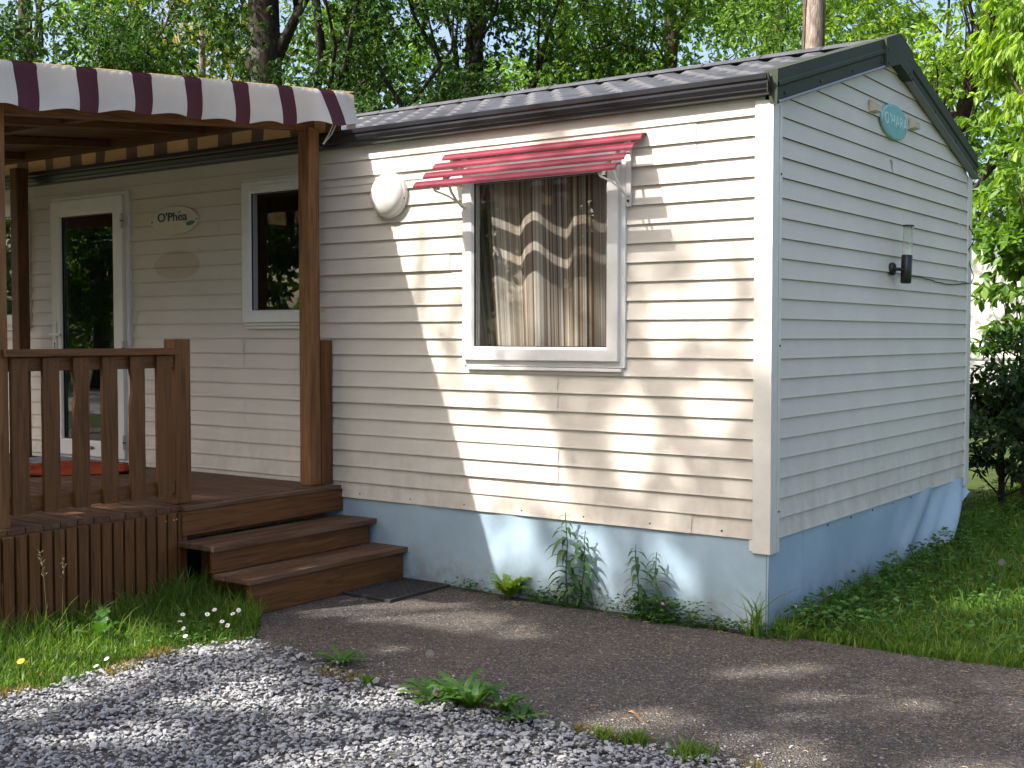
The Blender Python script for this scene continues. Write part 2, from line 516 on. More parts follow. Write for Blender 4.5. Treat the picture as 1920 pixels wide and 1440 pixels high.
# ------------------------------------------------------------------ mesh helpers
class MB:
    def __init__(self):
        self.v = []
        self.f = []
        self.m = []
        self.s = []

    def quadmesh(self, verts, faces, mi=0, smooth=False):
        o = len(self.v)
        self.v += [tuple(p) for p in verts]
        for f in faces:
            self.f.append(tuple(o + i for i in f))
            self.m.append(mi)
            self.s.append(smooth)

    def box(self, x0, x1, y0, y1, z0, z1, mi=0):
        v = [(x0, y0, z0), (x1, y0, z0), (x1, y1, z0), (x0, y1, z0), (x0, y0, z1), (x1, y0, z1), (x1, y1, z1), (x0, y1, z1)]
        self.quadmesh(v, [(0, 3, 2, 1), (4, 5, 6, 7), (0, 1, 5, 4), (1, 2, 6, 5), (2, 3, 7, 6), (3, 0, 4, 7)], mi)

    def prism(self, poly, axis, a0, a1, mi=0, smooth=False):
        """poly: 2D points; axis 'x': poly in (y,z); 'y': poly in (x,z); 'z': poly in (x,y)"""
        n = len(poly)

        def mk(p, a):
            return {'x': (a, p[0], p[1]), 'y': (p[0], a, p[1]), 'z': (p[0], p[1], a)}[axis]
        v = [mk(p, a0) for p in poly] + [mk(p, a1) for p in poly]
        self.quadmesh(v, [(i, (i + 1) % n, n + (i + 1) % n, n + i) for i in range(n)], mi, smooth)
        self.quadmesh(v, [tuple(range(n - 1, -1, -1)), tuple(range(n, 2 * n))], mi)

    def tube(self, pts, radii, sides=8, mi=0, cap=True, smooth=True):
        pts = [Vector(p) for p in pts]
        n = len(pts)
        if isinstance(radii, (int, float)):
            radii = [radii] * n
        rings = []
        up = Vector((0.13, 0.31, 0.94)).normalized()
        prev = None
        for i, p in enumerate(pts):
            t = (pts[min(i + 1, n - 1)] - pts[max(i - 1, 0)])
            if t.length < 1e-9:
                t = Vector((0, 0, 1))
            t.normalize()
            if prev is None:
                a = t.cross(up)
                if a.length < 0.05:
                    a = t.cross(Vector((1, 0, 0)))
            else:
                a = prev - t * prev.dot(t)
            a.normalize()
            prev = a
            b = t.cross(a)
            rings.append([p + (a * math.cos(2 * math.pi * k / sides) + b * math.sin(2 * math.pi * k / sides)) * radii[i] for k in range(sides)])
        v = [q for r in rings for q in r]
        f = []
        for i in range(n - 1):
            for k in range(sides):
                f.append((i * sides + k, i * sides + (k + 1) % sides, (i + 1) * sides + (k + 1) % sides, (i + 1) * sides + k))
        self.quadmesh(v, f, mi, smooth)
        if cap:
            self.quadmesh(v, [tuple(range(sides - 1, -1, -1)), tuple((n - 1) * sides + k for k in range(sides))], mi)

    def lathe(self, prof, origin, axis, sides=32, mi=0, sx=1.0, smooth=True):
        """prof: (radius, distance along axis); axis one of -y, +x, +z; sx squeezes the ring's second direction"""
        o = Vector(origin)
        d, a, b = {'-y': (Vector((0, -1, 0)), Vector((1, 0, 0)), Vector((0, 0, 1))),
                   '+x': (Vector((1, 0, 0)), Vector((0, 1, 0)), Vector((0, 0, 1))),
                   '+z': (Vector((0, 0, 1)), Vector((1, 0, 0)), Vector((0, 1, 0)))}[axis]
        v = []
        for r, h in prof:
            for k in range(sides):
                t = 2 * math.pi * k / sides
                v.append(o + d * h + a * (r * math.cos(t)) + b * (r * sx * math.sin(t)))
        f = []
        for i in range(len(prof) - 1):
            for k in range(sides):
                f.append((i * sides + k, i * sides + (k + 1) % sides, (i + 1) * sides + (k + 1) % sides, (i + 1) * sides + k))
        self.quadmesh(v, f, mi, smooth)
        self.quadmesh(v, [tuple(range(sides - 1, -1, -1)), tuple((len(prof) - 1) * sides + k for k in range(sides))], mi)

    def build(self, name, mats, parent=None, bevel=0.0, fix=True):
        me = bpy.data.meshes.new(name)
        me.from_pydata(self.v, [], self.f)
        mats = mats if isinstance(mats, (list, tuple)) else [mats]
        for mm in mats:
            me.materials.append(mm)
        me.polygons.foreach_set('material_index', self.m)
        me.polygons.foreach_set('use_smooth', self.s)
        if fix:
            bm = bmesh.new()
            bm.from_mesh(me)
            bmesh.ops.recalc_face_normals(bm, faces=bm.faces)
            bm.to_mesh(me)
            bm.free()
        me.update()
        return link(name, me, parent, bevel)


def link(name, me, parent=None, bevel=0.0):
    o = bpy.data.objects.new(name, me)
    COL.objects.link(o)
    if parent is not None:
        o.parent = parent
        top = parent
        w = Vector((0, 0, 0))
        while top is not None:
            w += top.location
            top = top.parent
        o.location = -w
    if bevel:
        b = o.modifiers.new('bevel', 'BEVEL')
        b.width = bevel
        b.segments = 2
        b.limit_method = 'ANGLE'
        b.angle_limit = R(40)
    return o


def np_mesh(name, verts, faces4, mat, parent=None, smooth=False, tris=None):
    """fast mesh from arrays; faces4 (n,4) quads and/or tris (m,3)"""
    me = bpy.data.meshes.new(name)
    verts = np.asarray(verts, dtype=np.float32)
    me.vertices.add(len(verts))
    me.vertices.foreach_set('co', verts.ravel())
    loops, starts, pos = [], [], 0
    if faces4 is not None and len(faces4):
        f = np.asarray(faces4, dtype=np.int32)
        loops.append(f.ravel())
        starts.append(pos + 4 * np.arange(len(f)))
        pos += 4 * len(f)
    if tris is not None and len(tris):
        f = np.asarray(tris, dtype=np.int32)
        loops.append(f.ravel())
        starts.append(pos + 3 * np.arange(len(f)))
        pos += 3 * len(f)
    lv = np.concatenate(loops)
    st = np.concatenate(starts).astype(np.int32)
    me.loops.add(len(lv))
    me.loops.foreach_set('vertex_index', lv)
    me.polygons.add(len(st))
    me.polygons.foreach_set('loop_start', st)
    me.polygons.foreach_set('use_smooth', np.full(len(st), smooth, dtype=bool))
    me.materials.append(mat)
    me.update(calc_edges=True)
    me.validate()
    return link(name, me, parent)


def thing(name, label, cat, loc=(0, 0, 0), group=None):
    o = bpy.data.objects.new(name, None)
    o.empty_display_size = 0.1
    COL.objects.link(o)
    o.location = loc
    o['label'] = label
    o['category'] = cat
    if group:
        o['group'] = group
    return o


def tag(o, label, cat, group=None, kind=None):
    o['label'] = label
    o['category'] = cat
    if group:
        o['group'] = group
    if kind:
        o['kind'] = kind
    return o


def structure(o, label=None, cat=None):
    o['kind'] = 'structure'
    if label:
        o['label'] = label
        o['category'] = cat
    return o


def text_obj(name, s, size, mat, parent, face, center, bold=0.0, depth=0.003, stretch=1.0, spacing=1.0):
    """face '-y' reads from the front, '+x' reads from the right-hand side"""
    cu = bpy.data.curves.new(name, 'FONT')
    cu.body = s
    cu.size = size
    cu.align_x = 'CENTER'
    cu.align_y = 'CENTER'
    cu.extrude = depth
    cu.space_character = spacing
    cu.offset = bold
    tmp = bpy.data.objects.new(name + '_tmp', cu)
    COL.objects.link(tmp)
    dg = bpy.context.evaluated_depsgraph_get()
    me = bpy.data.meshes.new_from_object(tmp.evaluated_get(dg))
    bpy.data.objects.remove(tmp)
    bpy.data.curves.remove(cu)
    me.materials.clear()
    me.materials.append(mat)
    c = Vector(center)
    for v in me.vertices:
        x, y, z = v.co.x * stretch, v.co.y, v.co.z
        if face == '-y':
            v.co = c + Vector((x, -z, y))
        else:
            v.co = c + Vector((z, x, y))
    me.update()
    return link(name, me, parent)


# ------------------------------------------------------------------ ground
def ground_z(x, y):
    return -0.062 + 0.022 * min(max(y, 0.0), 6.0)


def build_ground():
    xs = [-4000, -600, -160, -80, -40, -20, -12] + [-8 + 0.5 * i for i in range(37)] + [12, 16, 24, 40, 80, 160, 600, 4000]
    ys = [-4000, -600, -160, -80, -40, -20, -12] + [-8 + 0.5 * i for i in range(41)] + [14, 18, 26, 40, 80, 160, 600, 4000]
    v = [(x, y, ground_z(x, y)) for y in ys for x in xs]
    n = len(xs)
    f = [(j * n + i, j * n + i + 1, (j + 1) * n + i + 1, (j + 1) * n + i) for j in range(len(ys) - 1) for i in range(n - 1)]
    mb = MB()
    mb.quadmesh(v, f)
    structure(mb.build('ground', M['soil'], fix=False))


build_ground()


def sheet(name, poly, z, mat, jitter=0.0, step=0.12):
    """flat sheet with an uneven outline"""
    pts = []
    r = random.Random(hash(name) % 1000 if False else len(name))
    for i in range(len(poly)):
        a, b = Vector(poly[i]), Vector(poly[(i + 1) % len(poly)])
        k = max(1, int((b - a).length / step)) if jitter else 1
        k = min(k, 60)
        for j in range(k):
            p = a.lerp(b, j / k)
            pts.append((p.x + r.uniform(-jitter, jitter), p.y + r.uniform(-jitter, jitter), z))
    mb = MB()
    mb.quadmesh(pts, [tuple(range(len(pts)))])
    return mb.build(name, mat, fix=False)


PATH = [(-3.0, 0.55), (-3.0, -0.95), (-2.46, -1.12), (-2.12, -1.47), (-1.95, -1.64), (-1.45, -1.72), (-1.0, -1.82), (-0.3, -1.86), (0.8, -1.84), (3.0, -1.75), (8.0, -1.6), (8.0, 0.45),
        (1.6, 0.12), (1.2, 0.07), (0.7, 0.02), (0.3, 0.02), (0.0, 0.0), (-0.1, 0.3)]
structure(sheet('asphalt_path', PATH, -0.054, M['asphalt'], 0.012, 0.06))
structure(sheet('lane', [(-60, -15.0), (-60, -9.0), (40, -9.0), (40, -15.0)], -0.056, M['lane']))  # unseen pale strip, added to bounce sunlight onto the front wall
BED = [(-2.02, -1.58), (-2.15, -1.85), (-2.16, -2.2), (-2.1, -2.7), (-2.2, -2.9), (-2.6, -3.6), (-3.4, -4.6), (-5, -8.99), (8, -8.99), (8, -1.9), (0.8, -1.80), (-0.3, -1.82), (-1.0, -1.79), (-1.45, -1.67)]
structure(sheet('gravel_bed', BED, -0.058, M['bed'], 0.012))


def inside(poly, x, y):
    c = False
    n = len(poly)
    j = n - 1
    for i in range(n):
        xi, yi = poly[i]
        xj, yj = poly[j]
        if (yi > y) != (yj > y) and x < (xj - xi) * (y - yi) / (yj - yi) + xi:
            c = not c
        j = i
    return c


# ------------------------------------------------------------------ mobile home
PITCH = 0.1016
ZB = 0.42
ZE = 2.66                    # wall top at the eaves
W = 3.46                     # depth of the home
XL = -8.6                    # left end of the home
SLOPE = 0.29

home = thing('mobile_home', 'cream mobile home clad in horizontal siding with a dark tiled roof and pale blue skirting', 'mobile home', (-4.3, 1.73, 0))

OPEN = [(-1.83, -0.90, 1.33, 2.40),      # front window
        (-3.76, -3.22, 1.56, 2.46),      # window on the deck
        (-5.93, -5.12, 0.56, 2.46),      # door
        (-7.55, -6.40, 1.56, 2.46)]      # left window
SEAMS = {0: [-0.42], 1: [-0.42], 13: [-1.275], 14: [-1.275], 17: [-1.27], 18: [-1.27], 20: [-0.433], 19: [-2.2], 2: [-4.1], 3: [-4.1],
         11: [-3.85], 12: [-3.85], 15: [-3.85], 16: [-3.85], 9: [-5.0], 6: [-2.05]}


def siding_strip(mb, plane, u0, u1, z0, z1, zc0, off):
    """one lapped board piece between heights z0..z1 of the course whose lower edge is zc0"""
    def out(z):
        t = (z - zc0) / PITCH
        if t < 0.16:                               # rolled butt edge
            return 0.0150 - 0.0028 * t / 0.16
        return 0.0122 - 0.0105 * (t - 0.16) / 0.84
    zs = sorted(set([z0, z1] + [z for z in (zc0 + 0.16 * PITCH,) if z0 < z < z1]))
    v = []
    for z in zs:
        d = out(z) + off
        for u in (u0, u1):
            v.append((u, -d, z) if plane == 'front' else (d, u, z))
    f = [(2 * i, 2 * i + 1, 2 * i + 3, 2 * i + 2) for i in range(len(zs) - 1)]
    if abs(z0 - zc0) < 1e-6:                       # underside lip
        d = out(z0) + off
        o = len(v)
        for u in (u0, u1):
            v.append((u, -d, z0 - 0.0005) if plane == 'front' else (d, u, z0 - 0.0005))
        for u in (u0, u1):
            v.append((u, 0.004, z0 + 0.006) if plane == 'front' else (-0.004, u, z0 + 0.006))
        f.append((o, o + 1, o + 3, o + 2))
    mb.quadmesh(v, f)


def build_front_wall():
    mb = MB()
    for i in range(-1, 21):
        zc0 = ZB + (20 - i) * PITCH
        zc1 = min(zc0 + PITCH, ZE)
        cuts = [zc0, zc1]
        for o in OPEN:
            for z in o[2:]:
                if zc0 < z < zc1:
                    cuts.append(z)
        cuts = sorted(cuts)
        for z0, z1 in zip(cuts[:-1], cuts[1:]):
            zm = (z0 + z1) / 2
            segs = [(XL, -0.03)]
            for o in OPEN:
                if o[2] <= zm <= o[3]:
                    ns = []
                    for a, b in segs:
                        if o[1] <= a or o[0] >= b:
                            ns.append((a, b))
                        else:
                            if a < o[0]:
                                ns.append((a, o[0]))
                            if o[1] < b:
                                ns.append((o[1], b))
                    segs = ns
            for sx in SEAMS.get(i, []):
                ns = []
                for a, b in segs:
                    if a < sx < b:
                        ns += [(a, sx + 0.0), (sx, b)]
                    else:
                        ns.append((a, b))
                segs = ns
            for a, b in segs:
                off = 0.0
                if any(abs(b - sx) < 1e-6 for sx in SEAMS.get(i, [])):
                    off = 0.0045
                    b = b + 0.010
                siding_strip(mb, 'front', a, b, z0, z1, zc0, off)
    o = mb.build('front_wall', M['siding'], home, fix=False)
    return o


def roof_z(y):
    return ZE + 0.02 + SLOPE * min(y, W - y) - 0.03


def build_side_wall():
    mb = MB()
    for i in range(-8, 21):
        zc0 = ZB + (20 - i) * PITCH
        zc1 = zc0 + PITCH
        y0, y1 = 0.06, W - 0.02
        if zc1 <= roof_z(0):
            siding_strip(mb, 'side', y0, y1, zc0, zc1, zc0, 0.0)
        else:
            # trimmed to the slope of the roof
            def lim(z):
                return max(0.06, (z - roof_z(0)) / SLOPE)
            if zc0 >= roof_z(W / 2):
                continue
            zt = min(zc1, roof_z(W / 2) - 0.002)
            a0, a1 = lim(zc0), lim(zt)
            d0, d1 = 0.012, 0.012 - 0.010 * (zt - zc0) / PITCH
            v = [(d0, a0, zc0), (d0, W - a0, zc0), (d1, W - a1, zt), (d1, a1, zt), (-0.004, a0, zc0 + 0.006), (-0.004, W - a0, zc0 + 0.006), (d0, a0, zc0 - 0.0005), (d0, W - a0, zc0 - 0.0005)]
            mb.quadmesh(v, [(0, 1, 2, 3), (6, 7, 5, 4)])
    mb.build('gable_wall', M['siding'], home, fix=False)


def build_shell():
    mb = MB()
    mb.box(XL + 0.02, -0.06, W - 0.05, W, ZB, ZE, 0)                  # back wall
    mb.box(XL, XL + 0.04, 0.05, W - 0.05, ZB, ZE, 0)
    mb.build('rear_wall', M['siding'], home)
    mb = MB()
    mb.box(XL + 0.05, -0.06, 0.06, W - 0.06, ZB + 0.02, ZB + 0.07)     # floor
    mb.box(XL + 0.05, -0.06, 0.06, W - 0.06, 2.56, 2.60)               # ceiling
    mb.box(-2.52, -2.47, 0.08, W - 0.06, ZB + 0.075, 2.555)            # room divider
    mb.box(-0.075, -0.045, 0.07, W - 0.06, ZB + 0.075, 2.555)          # inner lining of the gable wall
    mb.box(-4.78, -4.74, 0.6, W - 0.06, ZB + 0.075, 2.555)
    mb.build('interior', M['interior'], home)


build_front_wall()
build_side_wall()
build_shell()

# corner trims
mb = MB()
mb.prism([(-0.078, -0.020), (0.020, -0.020), (0.020, 0.090), (-0.004, 0.090), (-0.004, 0.004), (-0.078, 0.004)], 'z', 0.352, 2.62)
mb.box(0.0205, 0.0235, 0.055, 0.088, 0.36, 2.6)
for z in (0.56, 1.4, 2.26):
    mb.lathe([(0.006, 0.0), (0.006, 0.003)], (0.0235, 0.072, z), '+x', 8, 1)
mb.box(-0.098, -0.079, -0.012, 0.002, 0.36, 0.435)
mb.build('corner_trim', [M['trim'], M['dark']], home, 0.006)
mb = MB()
mb.prism([(-0.004, W - 0.055), (0.020, W - 0.055), (0.020, W + 0.045), (-0.06, W + 0.045), (-0.06, W + 0.022), (-0.004, W + 0.022)], 'z', 0.36, 2.60)
mb.build('corner_trim', M['trim'], home, 0.006)

# skirting sheet
mb = MB()
NX = 220
v = []
for i in range(NX + 1):
    x = XL + (0.0 - XL) * i / NX
    for k in range(9):
        t = k / 8
        z = ZB + 0.012 - (ZB + 0.012 + 0.052) * t
        w = 0.006 * math.sin(x * 3.1) * t + 0.010 * math.sin(x * 7.7 + 1.0) * t * t + 0.012 * math.exp(-((x + 2.3) / 0.06) ** 2) * (1 - t)
        w += 0.007 * math.exp(-((x + 2.05 - 0.10 * t) / 0.025) ** 2) * (1 - 0.6 * t) + 0.006 * math.exp(-((x + 0.98) / 0.012) ** 2) + 0.005 * math.exp(-((x + 0.35 - 0.15 * t) / 0.03) ** 2) * t
        w += 0.012 * math.exp(-((x + 0.75 + 0.2 * t) / 0.10) ** 2) * t + 0.010 * math.exp(-((x + 1.62 - 0.12 * t) / 0.08) ** 2)
        w *= min(1.0, -x / 0.06)
        v.append((x + 0.008 * (i == NX), -0.004 - 0.012 * t - w, z))
mb.quadmesh(v, [(i * 9 + k, (i + 1) * 9 + k, (i + 1) * 9 + k + 1, i * 9 + k + 1) for i in range(NX) for k in range(8)], 0, True)
NY = 120
v = []
for i in range(NY + 1):
    y = (W - 0.02) * i / NY
    lift = 0.0
    if y > 1.9:
        lift = 0.30 * ((y - 1.9) / 1.5) ** 2.4
    zbot = 0.0 + 0.02 * y * 0.4 - 0.03 + lift
    for k in range(13):
        t = k / 12
        z = ZB + 0.012 - (ZB + 0.012 - zbot) * t
        u = min(max((y - 1.7) / 1.4, 0), 1)
        # diagonal gathers that run up to the rear corner
        q = (3.30 - y) * 0.95 - (ZB - z) * 1.35
        w = u * (0.25 + 0.75 * t) * (0.055 * math.sin(q * 9.5 + 0.6) + 0.03 * math.sin(q * 19 + 1.0)) + 0.07 * u * t
        w += 0.008 * math.sin(y * 5.0) * t + 0.014 * math.exp(-((y - 0.40) / 0.018) ** 2) * 0.5
        w *= min(1.0, y / 0.05)
        v.append((0.006 + 0.004 * t + w, y - 0.012 * t * max(0, 1 - y / 0.04), z))
mb.quadmesh(v, [(i * 13 + k, (i + 1) * 13 + k, (i + 1) * 13 + k + 1, i * 13 + k + 1) for i in range(NY) for k in range(12)], 0, True)
for i in range(9):
    mb.lathe([(0.006, 0.0), (0.005, 0.004)], (0.007, 0.42 + 0.36 * i, ZB - 0.018), '+x', 8, 1)
for i in range(7):
    mb.lathe([(0.006, 0.0), (0.005, 0.004)], (-0.25 - 0.42 * i, -0.012, ZB + 0.028 - 0.0), '-y', 8, 1)
mb.quadmesh([(0.0, -0.02, 0.36), (0.0015, -0.019, 0.36), (0.003, -0.02, -0.06), (0.000, -0.022, -0.06)], [(0, 1, 2, 3)], 1)
skirting = mb.build('skirting', [M['skirt'], M['dark']], home)


# roof: pressed tile sheets
def build_roof():
    y_eave, y_ridge = -0.055, W / 2
    nx = int((0.02 - XL) / 0.0185)
    rows = []
    nrow = 6
    run = (y_ridge - y_eave) / nrow
    for r in range(nrow):
        for t, dz in ((0.0, 0.002), (0.012, 0.016), (0.05, 0.019), (0.35, 0.014), (0.75, 0.006), (0.985, 0.002)):
            rows.append((y_eave + run * (r + t), dz))
    rows.append((y_ridge, 0.0))

    def prof(x):
        t = (x / 0.205) % 1.0
        return 0.012 + 0.0105 * math.cos(2 * math.pi * t) + 0.003 * math.cos(4 * math.pi * t)
    for part, flip in (('front', False), ('rear', True)):
        v, f = [], []
        for y, dz in rows:
            for i in range(nx + 1):
                x = XL + (0.02 - XL) * i / nx
                yy = W - y if flip else y
                v.append((x, yy, 2.695 + SLOPE * (y - y_eave) + dz + prof(x)))
        m = nx + 1
        for j in range(len(rows) - 1):
            for i in range(nx):
                q = (j * m + i, j * m + i + 1, (j + 1) * m + i + 1, (j + 1) * m + i)
                f.append(q[::-1] if flip else q)
        o = np_mesh('roof_tiles', v, f, M['roof'], home, True)
    mb = MB()
    zr = 2.695 + SLOPE * (y_ridge - y_eave)
    n = int((0.0 - XL) / 0.40)
    for i in range(n):
        x0 = XL + (0.0 - XL) * i / n
        x1 = XL + (0.0 - XL) * (i + 1) / n + 0.02
        pts = [(y_ridge - 0.11, zr + 0.012), (y_ridge - 0.06, zr + 0.045), (y_ridge, zr + 0.058), (y_ridge + 0.06, zr + 0.045), (y_ridge + 0.11, zr + 0.012), (y_ridge, zr + 0.0)]
        mb.prism(pts, 'x', x0, x1)
    mb.build('ridge_cap', M['roof'], home)
    # deck under the tiles, so the loft is closed
    mb = MB()
    zz = 2.66
    mb.quadmesh([(XL, -0.01, zz), (0.0, -0.01, zz), (0.0, W / 2, zz + SLOPE * (W / 2 + .01)), (XL, W / 2, zz + SLOPE * (W / 2 + .01)), (0.0, W + .01, zz), (XL, W + .01, zz)], [(0, 1, 2, 3), (3, 2, 4, 5)])
    mb.build('roof_underlay', M['dark'], home)


build_roof()

# gutter with ribbed front
mb = MB()
prof = [(0.0, 2.640), (-0.045, 2.640), (-0.058, 2.646), (-0.062, 2.662), (-0.074, 2.668), (-0.084, 2.690), (-0.084, 2.702), (-0.092, 2.712), (-0.094, 2.736), (-0.086, 2.740), (-0.080, 2.730), (-0.074, 2.704), (-0.05, 2.672), (0.0, 2.672)]
mb.prism(prof, 'x', XL, 0.012)
mb.build('gutter', M['gutter'], home, 0.0)
mb = MB()
mb.tube([(0.014, -0.088, 2.742), (0.020, -0.092, 2.735), (0.020, -0.075, 2.70), (0.020, -0.06, 2.668), (0.016, -0.03, 2.655)], 0.005, 6)
mb.box(0.0125, 0.0155, -0.085, -0.002, 2.645, 2.735)
mb.build('gutter_end', M['verge'], home)

# verge trims along the gable
def verge(name, sgn):
    mb = MB()
    ya, yb = (-0.045, 1.50) if sgn > 0 else (W + 0.045, W - 1.50)
    def zt(y):
        return 2.748 + SLOPE * ((y + 0.045) if sgn > 0 else (W + 0.045 - y))
    prof = [(-0.06, 0.012), (0.052, 0.012), (0.052, -0.045), (0.060, -0.055), (0.060, -0.070), (0.050, -0.080), (0.050, -0.138), (0.058, -0.142)]
    v = []
    for y in (ya, yb):
        for x, dz in prof:
            v.append((x, y, zt(y) + dz))
    n = len(prof)
    mb.quadmesh(v, [(i, i + 1, n + i + 1, n + i) for i in range(n - 1)], 0)
    v = []
    for y in (ya, yb):
        for x, dz in ((0.058, -0.142), (0.062, -0.152), (0.050, -0.160), (0.018, -0.160)):
            v.append((x, y, zt(y) + dz))
    mb.quadmesh(v, [(i, i + 1, 4 + i + 1, 4 + i) for i in range(3)], 1)
    # end flap
    mb.quadmesh([(-0.02, ya, zt(ya) + 0.012), (0.052, ya, zt(ya) + 0.012), (0.050, ya, zt(ya) - 0.158), (0.014, ya, zt(ya) - 0.158)], [(0, 1, 2, 3)], 0)
    for k in range(4):
        y = ya + (yb - ya) * (0.06 + 0.3 * k)
        mb.lathe([(0.008, 0.0), (0.007, 0.006)], (0.051, y, zt(y) - 0.118), '+x', 8, 2)
    mb.build(name, [M['verge'], M['verge_lip'], M['dark']], home, fix=False)


verge('verge_trim', 1)
verge('verge_trim', -1)
mb = MB()
zc = 2.748 + SLOPE * (W / 2 + 0.045)
pts = [(1.48, 2.748 + SLOPE * 1.525 + 0.018), (W / 2, zc + 0.022), (W - 1.48, 2.748 + SLOPE * 1.525 + 0.018), (W - 1.50, 2.748 + SLOPE * 1.525 - 0.158), (W / 2, zc - 0.165), (1.485, 2.748 + SLOPE * 1.525 - 0.155)]
mb.prism(pts, 'x', 0.0, 0.068, 0)
for y in (1.52, W - 1.55):
    for dz in (-0.04, -0.12):
        mb.lathe([(0.008, 0.0), (0.007, 0.005)], (0.068, y, 2.748 + SLOPE * 1.525 + dz), '+x', 8, 1)
mb.build('verge_cap', [M['verge'], M['dark']], home, 0.004)

# gable vents
for yc in (1.405, 2.130):
    mb = MB()
    zc = 2.800
    mb.prism([(0.012, zc + 0.035), (0.050, zc + 0.012), (0.052, zc - 0.030), (0.012, zc - 0.035)], 'y', yc - 0.052, yc + 0.052)
    for k in range(3):
        mb.box(0.0525, 0.0545, yc - 0.042, yc + 0.042, zc - 0.022 + 0.012 * k, zc - 0.016 + 0.012 * k)
    mb.build('wall_vent', M['upvc_side'], home, 0.004)


# windows
def rect_frame(mb, x0, x1, z0, z1, w, y0, y1, chamfer=0.012, mi=0):
    """mitred frame of four bars, front face at y0 (towards the viewer), back at y1"""
    o = [(x0, z0), (x1, z0), (x1, z1), (x0, z1)]
    i = [(x0 + w, z0 + w), (x1 - w, z0 + w), (x1 - w, z1 - w), (x0 + w, z1 - w)]
    ic = [(x0 + w - chamfer, z0 + w - chamfer), (x1 - w + chamfer, z0 + w - chamfer), (x1 - w + chamfer, z1 - w + chamfer), (x0 + w - chamfer, z1 - w + chamfer)]
    v = [(a, y1, b) for a, b in o] + [(a, y0, b) for a, b in o] + [(a, y0, b) for a, b in ic] + [(a, y0 + chamfer, b) for a, b in i] + [(a, y1, b) for a, b in i]
    f = []
    for k in range(4):
        n = (k + 1) % 4
        f += [(k, n, 4 + n, 4 + k), (4 + k, 4 + n, 8 + n, 8 + k), (8 + k, 8 + n, 12 + n, 12 + k), (12 + k, 12 + n, 16 + n, 16 + k)]
    mb.quadmesh(v, f, mi)


def window(x0, x1, z0, z1, flange, sash, vent=False):
    mb = MB()
    rect_frame(mb, x0, x1, z0, z1, flange + 0.02, -0.024, 0.03, 0.006)
    fr = mb.build('window', M['upvc'], home, 0.003)
    mb = MB()
    a0, a1, b0, b1 = x0 + flange * 0.35, x1 - flange, z0 + flange, z1 - flange
    rect_frame(mb, a0, a1, b0, b1, sash, -0.048, 0.02, 0.014)
    mb.build('sash', M['upvc'], fr, 0.003)
    mb = MB()
    mb.box(a0 + sash - 0.004, a1 - sash + 0.004, -0.022, -0.016, b0 + sash - 0.004, b1 - sash + 0.004)
    mb.build('pane', M['glass'], fr)
    mb = MB()
    g = 0.007
    rect_frame(mb, a0 + sash - 0.003, a1 - sash + 0.003, b0 + sash - 0.003, b1 - sash + 0.003, g, -0.0335, -0.023, 0.001)
    mb.build('gasket', M['black'], fr)
    mb = MB()
    mb.box(x0 + 0.03, x1 - 0.02, -0.034, -0.006, z0 - 0.022, z0 - 0.004)
    mb.build('sill', M['upvc'], fr, 0.003)
    if vent:
        mb = MB()
        xm = (a0 + a1) / 2
        mb.box(xm - 0.16, xm + 0.16, -0.060, -0.0482, b1 - 0.055, b1 - 0.030)
        mb.build('trickle_vent', M['upvc'], fr, 0.004)
    return fr


window(-1.928, -0.822, 1.276, 2.45, 0.035, 0.078)
window(-3.822, -3.16, 1.52, 2.510, 0.022, 0.082, True)
window(-7.66, -6.335, 1.52, 2.520, 0.022, 0.082)

# door
mb = MB()
rect_frame(mb, -5.998, -5.052, 0.508, 2.525, 0.045, -0.036, 0.03, 0.006)
door = mb.build('door', M['upvc'], home, 0.003)
mb = MB()
dx0, dx1, dz0, dz1 = -5.985, -5.095, 0.535, 2.492
rect_frame(mb, dx0, dx1, dz0, dz1, 0.122, -0.062, 0.01, 0.014)
mb.build('door_leaf', M['upvc'], door, 0.003)
mb = MB()
mb.box(dx0 + 0.118, dx1 - 0.118, -0.03, -0.024, dz0 + 0.118, dz1 - 0.118)
mb.build('pane', M['glass_door'], door)
mb = MB()
rect_frame(mb, dx0 + 0.119, dx1 - 0.119, dz0 + 0.119, dz1 - 0.119, 0.008, -0.046, -0.032, 0.001)
mb.build('gasket', M['black'], door)
mb = MB()
mb.box(-5.955, -5.915, -0.071, -0.0622, 1.32, 1.56)
mb.box(-5.945, -5.925, -0.110, -0.0712, 1.455, 1.475)
mb.box(-5.945, -5.80, -0.118, -0.100, 1.456, 1.474)
mb.box(-5.940, -5.930, -0.0725, -0.0711, 1.355, 1.385, 1)
mb.lathe([(0.008, 0.0), (0.008, 0.0015)], (-5.935, -0.0711, 1.393), '-y', 10, 1)
mb.build('door_handle', [M['upvc'], M['dark']], door, 0.003)
for z in (2.30, 1.36, 0.66):
    mb = MB()
    mb.tube([(-5.082, -0.072, z - 0.055), (-5.082, -0.072, z + 0.055)], 0.011, 10)
    mb.tube([(-5.082, -0.072, z - 0.004), (-5.082, -0.072, z + 0.004)], 0.0135, 10, 1)
    mb.build('hinge', [M['metal'], M['dark']], door)
mb = MB()
mb.lathe([(0.052, 0.0), (0.052, 0.003)], (-5.50, -0.0622, 0.60), '-y', 20, 0, 0.32)
mb.lathe([(0.044, 0.0), (0.044, 0.001)], (-5.50, -0.0652, 0.60), '-y', 20, 1, 0.26)
mb.lathe([(0.016, 0.0), (0.016, 0.001)], (-5.515, -0.0663, 0.60), '-y', 14, 2, 0.6)
mb.build('maker_badge', [M['metal'], M['dark'], M['metal']], door)

